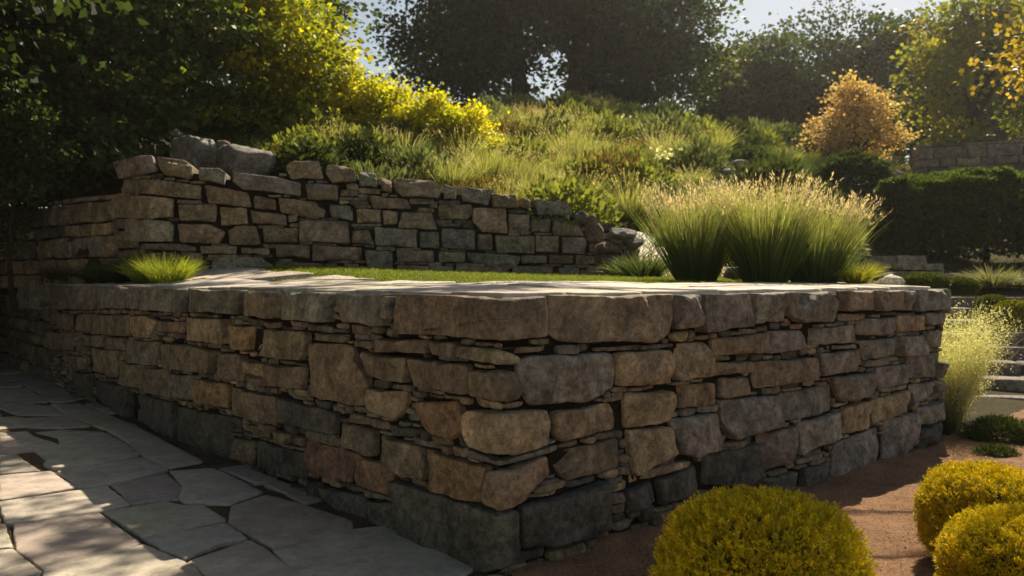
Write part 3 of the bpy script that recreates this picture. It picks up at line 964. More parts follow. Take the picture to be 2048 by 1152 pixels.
def leaves(mb, P, D, L, W, cols, rg, fold=.25):
    n = len(P)
    side = unit(np.cross(D, rg.normal(size=(n, 3))))
    nor = np.cross(D, side)
    L = np.broadcast_to(L, (n,))[:, None]
    W = np.broadcast_to(W, (n,))[:, None]
    m = P + D * L * .45 + nor * W * fold
    V = np.stack([P, m + side * W, P + D * L, m - side * W], 1)
    i = np.arange(n)[:, None] * 4
    mb.add(V.reshape(-1, 3), i + np.array([[0, 1, 2, 3]]), None, np.repeat(cols, 4, axis=0))


def blades(mb, P, D, L, W, droop, cb, ct, rg, seg=3, pw=1.0):
    n = len(P)
    L = np.broadcast_to(L, (n,))[:, None]
    droop = np.broadcast_to(droop, (n,))[:, None]
    hz = D * np.array([1, 1, 0])
    hz = unit(hz + rg.normal(size=(n, 3)) * np.array([.15, .15, 0]))
    side = unit(np.cross(D, np.array([0, 0, 1.0])) + rg.normal(size=(n, 3)) * .6)
    W = np.broadcast_to(W, (n,))[:, None]
    rows, cs = [], []
    for k in range(seg + 1):
        t = k / seg
        p = P + D * L * t + hz * droop * L * t * t * .6 - np.array([0, 0, 1.0]) * droop * L * t ** 2.2 * .45
        w = W * (1 - t ** 2 * .9)
        rows += [p - side * w, p + side * w]
        c = cb * (1 - t ** pw) + ct * t ** pw
        cs += [c, c]
    V = np.stack(rows, 1)
    m = 2 * (seg + 1)
    i = np.arange(n)[:, None] * m
    q = np.concatenate([i + np.array([[2 * k, 2 * k + 1, 2 * k + 3, 2 * k + 2]]) for k in range(seg)])
    mb.add(V.reshape(-1, 3), q, None, np.stack(cs, 1).reshape(-1, 3))


def tints(pal, n, rg, v=.2):
    pal = np.array(pal, float)
    i = rg.randint(0, len(pal), n)
    j = rg.randint(0, len(pal), n)
    a = rg.rand(n)[:, None]
    return (pal[i] * a + pal[j] * (1 - a)) * rg.uniform(1 - v, 1 + v, n)[:, None]


def tube(mb, pts, rad, n=7, col=(1, 1, 1)):
    pts = np.asarray(pts, float)
    t = unit(np.gradient(pts, axis=0))
    ref = np.array([.3, .9, .1])
    s = unit(np.cross(t, ref))
    u = np.cross(s, t)
    a = np.linspace(0, 2 * math.pi, n, endpoint=False)
    rad = np.asarray(rad, float)[:, None, None]
    V = pts[:, None] + rad * (np.cos(a)[None, :, None] * s[:, None] + np.sin(a)[None, :, None] * u[:, None])
    m = len(pts)
    i = np.arange(n)
    j = (i + 1) % n
    Q = np.concatenate([np.stack([k * n + i, k * n + j, (k + 1) * n + j, (k + 1) * n + i], -1) for k in range(m - 1)])
    mb.add(V.reshape(-1, 3), Q, None, col)


def bez(a, b, c, d, n):
    t = np.linspace(0, 1, n)[:, None]
    return a * (1 - t) ** 3 + 3 * b * t * (1 - t) ** 2 + 3 * c * t * t * (1 - t) + d * t ** 3


def crown_points(ells, n, rg, shell=.5):
    """clump centres through the crown's volume, denser towards the outside"""
    ells = np.array(ells, float)
    vol = np.prod(ells[:, 3:], axis=1) ** .67
    k = rg.choice(len(ells), n, p=vol / vol.sum())
    d = unit(rg.normal(size=(n, 3)))
    r = rg.rand(n) ** shell
    r *= 1 + .22 * noise(d * 2.3 + k[:, None], 3)
    return ells[k, :3] + d * r[:, None] * ells[k, 3:], d


def crown(mb, ells, nclump, per, rad, L, W, pal, rg, shell=.42, flat=.55, droop=-.25, out=.6, vclump=.25):
    c, d = crown_points(ells, nclump, rg, shell)
    cc = tints(pal, nclump, rg, vclump)
    k = np.repeat(np.arange(nclump), per)
    n = len(k)
    off = rg.normal(size=(n, 3)) * np.array([1, 1, flat]) * (rad * rg.uniform(.6, 1.3, nclump))[k][:, None] * .6
    P = c[k] + off
    D = unit(unit(off) * .8 + d[k] * out + rg.normal(size=(n, 3)) * .5 + np.array([0, 0, droop]))
    leaves(mb, P, D, L * rg.uniform(.65, 1.3, n), W * rg.uniform(.7, 1.25, n), cc[k] * rg.uniform(.78, 1.22, n)[:, None], rg)
    return c


def woody(mb, base, top, r0, targets, rg, nl=14, bend=.3, up=.35):
    """a tapered trunk from base to top with limbs out to some of the clumps"""
    base, top = np.array(base, float), np.array(top, float)
    h = np.linalg.norm(top - base)
    m1 = base + (top - base) * .35 + rg.normal(size=3) * h * .05 * bend * 3
    m2 = base + (top - base) * .7 + rg.normal(size=3) * h * .05 * bend * 3
    tr = bez(base, m1, m2, top, 14)
    f = np.linspace(0, 1, 14)
    rr = r0 * (1 - .85 * f) * (1 + .5 * np.exp(-f * 14))
    tube(mb, tr, rr, 10)
    woody.line = tr
    for i in rg.choice(len(targets), min(nl, len(targets)), replace=False):
        t = targets[i]
        k = rg.randint(3, 12)
        a = tr[k]
        r = rr[k] * rg.uniform(.4, .65)
        b = a + (t - a) * .35 + np.array([0, 0, up * np.linalg.norm(t - a) * .4])
        c = a + (t - a) * .7 + rg.normal(size=3) * .08 * np.linalg.norm(t - a)
        p = bez(a, b, c, t, 9)
        tube(mb, p, np.linspace(r, r * .12 + .004, 9), 6)
        for _ in range(2):
            q = p[rg.randint(3, 7)]
            e = q + unit(rg.normal(size=3) + unit(t - a)) * np.linalg.norm(t - a) * .4
            tube(mb, bez(q, q + (e - q) * .3 + np.array([0, 0, .05]), q + (e - q) * .7, e, 5), np.linspace(r * .4, .004, 5), 5)


def tree(name, label, base, topoff, r0, ells, nclump, per, rad, L, W, pal, seed, group=None, nl=14, cat='tree', mat=None, parts=('trunk', 'crown'), **kw):
    rg = np.random.RandomState(seed)
    base = np.array(base, float)
    root = empty(name, base, label, cat, group)
    cm = MB()
    c = crown(cm, ells, nclump, per, rad, L, W, pal, rg, **kw)
    tm = MB()
    woody(tm, (0, 0, -.1), topoff, r0, c, rg, nl=nl)
    tm.build(parts[0], M_BARK, root)
    cm.build(parts[1], mat or M_LEAF, root)
    return root


DARK = [(.042, .066, .022), (.060, .082, .026), (.032, .054, .018), (.072, .088, .032)]
MID = [(.08, .12, .028), (.12, .15, .028), (.06, .10, .025), (.15, .17, .035)]
YELG = [(.30, .30, .03), (.20, .23, .03), (.38, .34, .03), (.15, .18, .03)]
YEL = [(.66, .59, .025), (.57, .53, .025), (.50, .48, .035), (.70, .59, .02), (.34, .37, .04)]
ORNG = [(.66, .48, .20), (.58, .42, .17), (.68, .53, .22), (.54, .39, .18), (.56, .48, .16)]

# ------------------------------------------------------------------ trees
b = at(1045, 27)
tree('broadleaf_tree', 'huge dark tree filling the top centre of the hill, its trunk left of its twin', b, (-.3, 0, 5.5), .30,
     [(-1.2, 0, 4.6, 2.8, 2.6, 3.2), (-2.5, -.3, 2.2, 1.8, 1.8, 2.0), (.4, 0, 4.2, 2.4, 2.4, 2.4), (-1.3, .6, 1.4, 2.6, 1.5, 1.4)], 330, 105, .80, .17, .07, DARK + MID[:1], 101, 'dark trees on the hilltop', nl=40, vclump=.45, flat=.35, shell=.5)
b = at(1135, 27.5)
tree('broadleaf_tree', 'huge dark round tree right of its twin on the hilltop beside the gap of sky', b, (.8, 0, 5.5), .34,
     [(1.7, 0, 3.9, 2.6, 2.6, 3.3), (3.2, -.4, 2.0, 1.7, 1.9, 2.0), (-.2, .2, 4.6, 2.4, 2.2, 2.2), (2.4, .3, 1.2, 2.4, 1.5, 1.4)], 330, 105, .80, .17, .07, DARK + MID[:1], 102, 'dark trees on the hilltop', nl=40, vclump=.45, flat=.35, shell=.5)
b = at(600, 19)
tree('broadleaf_tree', 'tall dark tree with a sunlit right edge above the yellow green shrubs', b, (0, 0, 6), .22,
     [(-.5, 0, 4.4, 1.3, 1.8, 2.6), (-1.6, .5, 6.0, 2.6, 2.2, 3.0), (-.1, 0, 2.4, 1.2, 1.3, 1.5)], 620, 60, .42, .13, .05, DARK + MID[:1], 103, 'trees on the hill', nl=16)
root_x, root_y = -8.6, 6.2  # added tree, mostly out of view, blocking sky light on the left
tree('added_shade_tree', 'dark tree added to keep sky light off the left end of the pavement', (root_x, root_y, 0), (.4, .8, 5.5), .24,
     [(1.4, 2.6, 5.2, 2.6, 3.2, 1.7), (-1.5, .5, 5.5, 3, 3, 2), (.8, -1.5, 5.6, 2.4, 2.4, 1.4), (2.6, 1.0, 6.2, 2.2, 2.6, 1.2), (1.4, -4.2, 6.0, 2.6, 2.2, 1.4), (3.8, -3.4, 6.4, 2.4, 2.8, 1.5), (5.3, -5.6, 7.0, 2.6, 2.4, 1.2), (2.4, -8.0, 6.6, 2.8, 2.4, 1.4)], 1500, 60, .45, .14, .065, DARK, 130, 'trees on the hill', nl=22)
SPREAD = [(0, 0, 5.6, 2.3, 2.3, 2.2), (-3.3, .0, 3.5, .8, .8, .8), (-1.8, 0, 4.6, 1.2, 1.0, .8)]
rt = np.random.RandomState(131)
sp_base = np.array((9.7, 9.6, .4))
root = empty('spreading_tree', sp_base, 'orange leaved tree reaching in at the top right corner, unseen limbs added for dapples', 'tree', None)
cm, tm = MB(), MB()
cl = crown(cm, SPREAD, 230, 60, .34, .075, .034, [(.42, .28, .05), (.34, .28, .05), (.48, .30, .06)], rt)
woody(tm, (0, 0, -.1), (-.2, 0, 6.4), .26, cl, rt, nl=16)
for gx, gy, gr, n_ in [(-1.9, 4.5, 1.0, 24), (-3.6, 6.0, 1.3, 40), (-.7, 3.5, .8, 26), (.36, 2.2, .30, 80), (-2.4, 3.2, .6, 10)]:  # unseen limb clusters added towards the sun to cast dappled shade
    dd_ = 7.2
    ctr = np.array((gx + math.sin(SUN_AZ) * dd_, gy + math.cos(SUN_AZ) * dd_, math.tan(SUN_EL) * dd_)) - sp_base
    c2 = crown(cm, [(*ctr, gr, gr, .5)], n_, 34, .22, .10, .045, [(.20, .19, .04), (.16, .18, .04), (.30, .24, .05)], rt, shell=.8)
    p0 = woody.line[9]
    lim = bez(p0, p0 + (ctr - p0) * .3 + np.array((0, 0, 1.2)), p0 + (ctr - p0) * .7 + np.array((0, 0, .6)), ctr, 14)
    tube(tm, lim, np.linspace(.05, .012, 14), 7)
    for t_ in c2[rt.choice(len(c2), min(14, len(c2)), replace=False)]:
        a_ = lim[rt.randint(9, 14)]
        tube(tm, bez(a_, a_ + (t_ - a_) * .4 + np.array((0, 0, .1)), a_ + (t_ - a_) * .7, t_, 5), np.linspace(.016, .004, 5), 5)
tm.build('trunk', M_BARK, root)
cm.build('crown', M_LEAF, root)
for i, (tx, ty, lab) in enumerate([(-9.6, 10.2, 'unseen dark bush added to shade the far left corner of the pavement'), (-11.5, 13.6, 'unseen dark bush added for shade behind the end wall at far left')]):  # out-of-view bushes added to shade the far end
    tree('added_shade_bush', lab, (tx, ty, 0), (.1, 0, 3.4), .09, [(0, 0, 1.6, 1.5, 1.7, 1.6), (.3, .2, 3.4, 1.6, 1.7, 1.4), (0, 0, 5.0, 1.3, 1.4, 1.2)], 380, 70, .34, .11, .05, DARK, 140 + i, 'trees on the hill', nl=14, cat='shrub', parts=('stem', 'foliage'))
b = at(60, 16)
tree('broadleaf_tree', 'dark leafy tree at the far left rising above the shady bushes', b, (-.3, 0, 7), .25,
     [(0, 0, 4.5, 3.4, 2.4, 3.0), (2.0, .5, 6.5, 2.6, 2.2, 2.6), (-3, -.5, 5.5, 3, 2.5, 3)], 800, 60, .45, .12, .05, DARK + MID[:2], 104, 'trees on the hill', nl=16)
for i, (px, d, h, r, lab, pal) in enumerate([
        (1535, 31, 4.4, 2.0, 'grey green tree right of the sky gap, lowest of the hilltop trees', DARK + MID[:1]),
        (1660, 33, 6.2, 2.4, 'hazy grey green tree rising behind the orange tree', DARK + MID[:1]),
        (1790, 32, 6.0, 2.2, 'hazy tree between the orange tree and the yellow leaning tree', DARK + MID),
        (1960, 34, 6.5, 2.6, 'dark tree standing behind the yellow leaning tree', DARK + MID[:1])]):
    b = at(px, d)
    tree('broadleaf_tree', lab, b, (0, 0, h * .8), .16, [(0, 0, h * .55, r, r, h * .45), (-r * .4, -.3, h * .3, r * .9, r * .8, h * .3), (r * .5, 0, h * .35, r * .8, r * .8, h * .32)], 230, 90, .62, .17, .07, pal, 110 + i, 'trees on the hill', nl=24, vclump=.45, flat=.4, shell=.5)
b = at(1440, 30)
tree('slender_tree', 'slender pale yellow green tree in the gap right of the big dark tree', b, (.1, 0, 2.6), .06,
     [(0, 0, 1.7, .75, .7, 1.3), (.5, 0, 1.0, .5, .5, .8)], 150, 45, .35, .15, .06, YELG + YEL[4:], 120, nl=10, mat=M_YELLOW)
b = at(1880, 24)
tree('leaning_tree', 'yellow leaved tree with a dark leaning trunk above the far stone wall', b, (2.2, 0, 4.6), .16,
     [(2.0, 0, 4.2, 2.0, 1.6, 1.6), (-.3, -.5, 2.6, 1.0, .8, 1.3), (.2, -.6, 1.0, .75, .6, .75), (.9, 0, 4.0, 1.6, 1.2, 1.4), (2.6, -.4, 1.7, .7, .6, .6)], 250, 38, .42, .15, .07, YELG + [(.34, .26, .03)], 121, nl=26)
b = at(1715, 20)
tree('orange_tree', 'small round tree with orange autumn leaves', b, (.05, 0, 2.0), .07,
     [(0, 0, 1.3, .85, .8, .8), (-.65, -.2, .85, .65, .6, .5), (.6, -.1, .8, .6, .6, .45), (-.15, 0, 1.95, .5, .5, .4), (.4, 0, 1.6, .5, .5, .4)], 210, 36, .21, .075, .034, ORNG, 122, nl=50, mat=M_ORANGE, shell=.55, vclump=.3)

# ------------------------------------------------------------------ shrubs
def shrub(name, label, px, d, ells, nclump, per, rad, L, W, pal, seed, group, **kw):
    b = at(px, d)
    return tree(name, label, b, (0, 0, max(e[2] for e in ells)), .035, ells, nclump, per, rad, L, W, pal, seed, group, nl=14, cat='shrub', parts=('stem', 'foliage'), **kw)


GS = 'leafy shrubs on the slope at left'
shrub('leafy_shrub', 'dark leafy bush in deep shade at the left edge above the wall', 40, 10.6, [(0, 0, 1.6, 1.5, 1.1, 1.5), (.6, -.2, .9, 1.2, .8, .8), (-1, 0, 2.4, 1.5, 1.2, 1.5)], 330, 60, .30, .10, .045, DARK + MID[:2], 201, GS, vclump=.35, flat=.4)
shrub('leafy_shrub', 'big green bush above the corner of the upper wall, yellowish at its top', 270, 11.6, [(0, 0, 1.2, 1.4, 1.1, 1.2), (.2, .2, 2.2, 1.3, 1.1, 1.0), (-.5, -.3, .7, .9, .7, .7)], 330, 42, .30, .105, .046, MID + MID + YELG[1:2], 202, GS, vclump=.35, flat=.4)
shrub('leafy_shrub', 'tall yellow green bush between the dark tree and the boulders', 470, 12.6, [(0, 0, 1.0, 1.2, 1.0, 1.1), (-.1, .2, 2.1, 1.2, .9, 1.0), (.8, 0, 1.5, .9, .8, 1.0), (-.5, .3, 3.0, .9, .8, .8)], 420, 36, .30, .10, .045, YELG + YELG + YEL[2:], 203, GS, mat=M_YELLOW, vclump=.35, flat=.4)
GY = 'yellow flowering shrubs on the slope'
shrub('yellow_shrub', 'yellow shrub leftmost and tallest of the yellow ones', 630, 13.6, [(0, 0, 1.0, .9, .75, .95), (-.35, .1, 1.65, .75, .6, .75), (.45, 0, .8, .65, .6, .65)], 330, 46, .18, .062, .03, YEL + YELG[:2], 204, GY, mat=M_YELLOW)
shrub('yellow_shrub', 'yellow shrub in the middle of the three bright yellow ones', 745, 13.3, [(0, 0, .6, .7, .65, .6), (.1, .1, .85, .5, .5, .4)], 200, 46, .17, .062, .03, YEL, 205, GY, mat=M_YELLOW)
shrub('yellow_shrub', 'rounded bright yellow shrub nearest the meadow, rightmost of the yellow ones', 880, 13.0, [(0, 0, .52, .62, .6, .52), (.35, 0, .42, .5, .5, .42), (-.35, 0, .6, .5, .5, .45)], 250, 46, .16, .06, .03, YEL, 206, GY, mat=M_YELLOW)
shrub('ivy_shrub', 'dark small leaved climber hanging over the shaded wall at the left edge', 30, 9.3, [(-.1, 0, 1.75, .65, .35, .75), (-.8, .1, 1.2, .7, .4, 1.0)], 260, 55, .16, .05, .026, DARK + MID[:1], 207, None)


def dome(rx, ry, rz, n, L, W, pal, rg, tuft=1, up=.5, zmin=-.25, rough=.06, mb=None, off=(0, 0, 0), inset=.86, sq=1.0, pn=2.0, puff=0.0):
    """clipped shrub: short sprays all over a rounded form"""
    mb = mb or MB()
    d = unit(rg.normal(size=(n * 2, 3)))
    d = unit(np.sign(d) * np.abs(d) ** sq)
    d = d[d[:, 2] > zmin][:n]
    n = len(d)
    r = inset + (1 - inset) * rg.rand(n) ** .6 + rough * noise(d * 3.1, 5) + rough * .8 * noise(d * 8, 6)
    pf = np.abs(noise(d * 6 + noise(d * 4)[:, None], 15))
    r = r - puff * (1 - np.minimum(1, pf * 2.2)) ** 2
    hr_ = np.hypot(d[:, 0], d[:, 1])
    r = r / ((hr_ ** pn + np.abs(d[:, 2]) ** pn) ** (1 / pn))
    e = np.array([rx, ry, rz])
    P = d * r[:, None] * e + np.array(off)
    D = unit(d / e * min(e) + rg.normal(size=(n, 3)) * .45 + np.array([0, 0, up]))
    cl = 1 + .22 * noise(d * 9, 7)[:, None]
    leaves(mb, P, D, L * rg.uniform(.6, 1.3, n), W * rg.uniform(.7, 1.3, n), tints(pal, n, rg, .2) * cl, rg)
    return mb


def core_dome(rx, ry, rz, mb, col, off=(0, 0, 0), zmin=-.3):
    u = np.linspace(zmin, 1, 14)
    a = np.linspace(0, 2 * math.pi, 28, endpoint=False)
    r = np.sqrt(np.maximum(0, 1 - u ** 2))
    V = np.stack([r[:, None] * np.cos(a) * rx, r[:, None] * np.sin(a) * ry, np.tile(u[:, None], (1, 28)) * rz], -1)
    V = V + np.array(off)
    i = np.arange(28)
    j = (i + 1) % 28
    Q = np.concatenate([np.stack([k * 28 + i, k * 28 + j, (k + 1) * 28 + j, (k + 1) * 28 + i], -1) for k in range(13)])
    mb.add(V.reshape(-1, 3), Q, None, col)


GOLD = [(.68, .50, .012), (.58, .45, .014), (.72, .52, .010), (.40, .36, .016)]
rg = np.random.RandomState(61)


def gold_ball(label, loc, rx, rz, seed, n=9000):
    """a clipped conifer: thousands of small upright sprays, each a stem with a fan of scale leaves"""
    rg = np.random.RandomState(seed)
    root = empty('golden_shrub', loc, label, 'shrub', 'clipped golden shrubs on the soil')
    d = unit(rg.normal(size=(n * 2, 3)))
    d = d[d[:, 2] > -.75][:n]
    n = len(d)
    hr = np.hypot(d[:, 0], d[:, 1])
    pn = 2.35
    r = (.84 + .16 * rg.rand(n) ** .6) / ((hr ** pn + np.abs(d[:, 2]) ** pn) ** (1 / pn))
    r *= 1 + .055 * noise(d * 2.6, seed) + .035 * noise(d * 6, seed + 1) - .10 * (1 - np.minimum(1, np.abs(noise(d * 6 + noise(d * 4)[:, None], seed + 2)) * 2.4)) ** 2
    e = np.stack([np.full(n, rx), np.full(n, rx * .95), np.where(d[:, 2] > 0, rz, loc[2] * 1.25)], -1)
    P = d * r[:, None] * e
    D = unit(d / e * rx * .8 + rg.normal(size=(n, 3)) * .4 + np.array([0, 0, .55]))
    k = np.repeat(np.arange(n), 10)
    t = rg.rand(len(k))
    ln = (.030 * rg.uniform(.6, 1.35, n))[k]
    cc = tints(GOLD, n, rg, .22) * (1 + .2 * noise(d * 8, 7)[:, None])
    mb = MB()
    leaves(mb, P[k] + D[k] * (ln * (t - .45))[:, None] + rg.normal(size=(len(k), 3)) * .002, unit(D[k] + rg.normal(size=(len(k), 3)) * .5), .011 * rg.uniform(.6, 1.3, len(k)), .0021, cc[k] * rg.uniform(.8, 1.2, len(k))[:, None], rg)
    mb.build('foliage', M_NEEDLE, root)
    cm = MB()
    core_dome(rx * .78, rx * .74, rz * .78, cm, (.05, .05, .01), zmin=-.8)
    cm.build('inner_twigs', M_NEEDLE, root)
    return root


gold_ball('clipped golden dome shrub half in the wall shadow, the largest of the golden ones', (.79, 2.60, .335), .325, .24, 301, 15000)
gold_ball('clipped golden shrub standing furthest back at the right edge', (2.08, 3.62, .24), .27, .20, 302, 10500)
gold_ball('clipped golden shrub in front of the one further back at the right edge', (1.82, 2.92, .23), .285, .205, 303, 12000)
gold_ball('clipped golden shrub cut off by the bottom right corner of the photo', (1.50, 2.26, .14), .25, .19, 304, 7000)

# dark low mats on the soil
rg = np.random.RandomState(62)
for lab, px, d, r, h, n in [('low dark green mat of foliage at the foot of the pale feathery plant', 2000, 6.55, .26, .16, 7000), ('tiny dark green sprig growing alone in the bare soil', 1992, 5.95, .13, .045, 1200)]:
    mb = dome(r, r * .8, h, n, .045, .0035, DARK + MID, rg, zmin=-.1, up=.3, inset=.5, rough=.15)
    tag(mb.build('ground_cover_plant', M_NEEDLE, loc=((px - 1024) / F * d, d, .0)), lab, 'plant')

# ------------------------------------------------------------------ ornamental grasses
def grass_clump(n, L, spread, w, cb, ct, rg, droop=.5, foot=.09, plumes=0, pcol=(.64, .50, .42), mb=None, seg=4, lean=.5, pw=1.2):
    mb = mb or MB()
    a = rg.rand(n) * 2 * math.pi
    r = foot * np.sqrt(rg.rand(n))
    P = np.stack([np.cos(a) * r, np.sin(a) * r, np.zeros(n)], -1)
    tl = np.abs(rg.normal(size=n)) * lean * spread + r / foot * spread * .35
    D = unit(np.stack([np.cos(a) * tl, np.sin(a) * tl, np.ones(n)], -1) + rg.normal(size=(n, 3)) * .07)
    l = L * rg.uniform(.6, 1.05, n)
    blades(mb, P, D, l, w * rg.uniform(.7, 1.3, n), droop * rg.uniform(.3, 1.4, n), tints(cb, n, rg), tints(ct, n, rg), rg, seg=seg, pw=pw)
    if plumes:
        a = rg.rand(plumes) * 2 * math.pi
        tl = np.abs(rg.normal(size=plumes)) * lean * spread * .9 + .1
        D = unit(np.stack([np.cos(a) * tl, np.sin(a) * tl, np.ones(plumes)], -1))
        P = np.stack([np.cos(a) * foot * .6, np.sin(a) * foot * .6, np.zeros(plumes)], -1)
        l = L * rg.uniform(.92, 1.18, plumes)
        pc = np.tile(np.array(pcol), (plumes, 1)) * rg.uniform(.75, 1.25, plumes)[:, None]
        blades(mb, P, D, l, w * .55, .22, tints(cb, plumes, rg), pc, rg, seg=4, pw=.8)
        k = np.repeat(np.arange(plumes), 9)
        t = rg.uniform(.8, 1.0, len(k))
        hz = unit(D * np.array([1, 1, 0]))
        pp = P[k] + D[k] * (l[k] * t)[:, None] + hz[k] * (.22 * l[k] * t ** 2 * .6)[:, None] - np.array([0, 0, 1.0]) * (.22 * l[k] * t ** 2.2 * .45)[:, None]
        leaves(mb, pp, unit(D[k] + rg.normal(size=(len(k), 3)) * .35), .035, .0035, pc[k], rg)
    return mb


GB = [(.09, .14, .035), (.11, .16, .035), (.07, .12, .03)]
GT = [(.38, .42, .13), (.46, .44, .18), (.32, .38, .10), (.46, .40, .2)]
GG = 'tall ornamental grasses behind the wall top'
for lab, px, d, L, sp, n, seed in [
        ('tall fountain grass leftmost of the big clumps behind the wall', 1392, 6.95, .82, .42, 1750, 401),
        ('tall fountain grass with pinkish tips in the middle of the big clumps', 1530, 6.75, .87, .42, 1950, 402),
        ('tall fountain grass rightmost of the big clumps, yellowish at its right side', 1628, 6.95, .76, .46, 1700, 403)]:
    rg = np.random.RandomState(seed)
    x = (px - 1024) / F * d
    mb = grass_clump(n, L, sp, .0040, GB, GT, rg, droop=.15, foot=.16, plumes=240, pw=1.9)
    tag(mb.build('ornamental_grass', M_GRASS, loc=(x, d, float(terr(x, d)) - .02)), lab, 'ornamental grass', GG, 'thing')
rg = np.random.RandomState(404)
x, d = (1712 - 1024) / F * 6.8, 6.8
mb = grass_clump(420, .26, .9, .004, [(.2, .2, .02)], [(.38, .36, .05)], rg, droop=.6, foot=.06)
tag(mb.build('grass_tuft', M_GRASS, loc=(x, d, float(terr(x, d)))), 'short bright yellow green tuft at the right foot of the tall grasses', 'grass tuft')

# lawn
rg = np.random.RandomState(71)
n = 150000
s, t = rg.uniform(.05, 6.0, n), rg.uniform(.1, 10.5, n)
X, Y = C0[0] + A[0] * s + B[0] * t, C0[1] + A[1] * s + B[1] * t
ok = (~in_flags(s, t)) & (behind_upper(X, Y) > .0) & ((s < 4.3) | (t > 2.3))
edge = in_flags(s - .06 * rg.rand(n), t - .06 * rg.rand(n))
ok = ok | (edge & (rg.rand(n) < .5) & (np.minimum(s, t) > .9))
X, Y = X[ok], Y[ok]
n = len(X)
mb = MB()
D = unit(np.c_[rg.normal(size=(n, 2)) * .5, np.ones(n)])
blades(mb, np.c_[X, Y, terr(X, Y) - .03], D, rg.uniform(.035, .075, n), .0028, .5, tints([(.07, .11, .015), (.10, .14, .02)], n, rg), tints([(.22, .27, .035), (.28, .30, .04)], n, rg), rg, seg=2)
pass
tag(mb.build('lawn_grass', M_GRASS), kind='stuff')

# ------------------------------------------------------------------ meadow tufts on the hill
TUFTS = []
kinds = [
    ('pale straw green grass tuft among the hillside meadow', [(.13, .16, .04)], [(.50, .47, .19), (.42, .42, .14)], .55, .62, .0048, 520, .35),
    ('fresh yellow green grass tuft among the hillside meadow', [(.11, .15, .025)], [(.38, .38, .07), (.30, .33, .06)], .45, .8, .0055, 520, .4),
    ('dark green leafy tuft among the hillside meadow', [(.045, .065, .02)], [(.10, .125, .04), (.08, .11, .035)], .42, .9, .007, 480, .45),
    ('olive green mounded tuft among the hillside meadow', [(.07, .085, .025)], [(.20, .21, .06), (.16, .18, .05)], .38, 1.2, .006, 520, .6)]
for i, (lab, cb, ct, L, sp, w, n, dr) in enumerate(kinds):
    rg = np.random.RandomState(500 + i)
    TUFTS.append((lab, grass_clump(n, L, sp, w, cb, ct, rg, droop=dr, foot=.17, seg=3, plumes=40 if i == 0 else 0, pcol=(.55, .46, .3)).mesh('meadow_tuft', M_GRASS)))
MOUNDS = []
for i, (lab, pal, L, W, n, zr) in enumerate([
        ('grey green mounded herb among the hillside meadow', [(.12, .14, .07), (.17, .18, .10)], .07, .010, 1500, .28),
        ('yellow green mounded shrublet among the hillside meadow', [(.26, .27, .07), (.19, .20, .05)], .06, .016, 1500, .30),
        ('dark green rounded shrublet among the hillside meadow', [(.065, .08, .03), (.05, .06, .025)], .06, .018, 1500, .30),
        ('reddish brown heathery mound among the hillside meadow', [(.22, .12, .05), (.16, .11, .04), (.12, .12, .04)], .055, .010, 1400, .22)]):
    rg = np.random.RandomState(520 + i)
    MOUNDS.append((lab, dome(.30, .28, zr, n, L, W, pal, rg, zmin=-.1, inset=.45, rough=.22, up=.7).mesh('meadow_shrublet', M_LEAF)))
FLOW = []
for i, (lab, fc) in enumerate([('small clump of pinkish flowers on the meadow slope', [(.62, .30, .26), (.55, .22, .2)]), ('small clump of white flowers on the meadow slope', [(.75, .70, .60)]), ('small clump of orange yellow flowers on the meadow slope', [(.60, .34, .04), (.62, .45, .04)])]):
    rg = np.random.RandomState(540 + i)
    root = bpy.data.objects.new('flower_clump', None)
    st_ = grass_clump(90, .40, .8, .004, [(.06, .09, .025)], [(.12, .15, .04)], rg, droop=.3, foot=.16, seg=2)
    fl = MB()
    n = 26
    q = np.c_[rg.normal(size=(n, 2)) * .15, rg.uniform(.24, .46, n)]
    k = np.repeat(np.arange(n), 7)
    leaves(fl, q[k], unit(rg.normal(size=(len(k), 3)) + np.array([0, 0, .6])),   .055, .024, tints(fc, len(k), rg), rg)
    FLOW.append((lab, st_.mesh('stems', M_GRASS), fl.mesh('petals', M_LEAF)))
def ground_d(px, py):
    for d in np.arange(10.2, 26, .05):
        if HOR - (float(hill((px - 1024) / F * d, d)) - H) / d * F <= py:
            return float(d)
    return 20.0


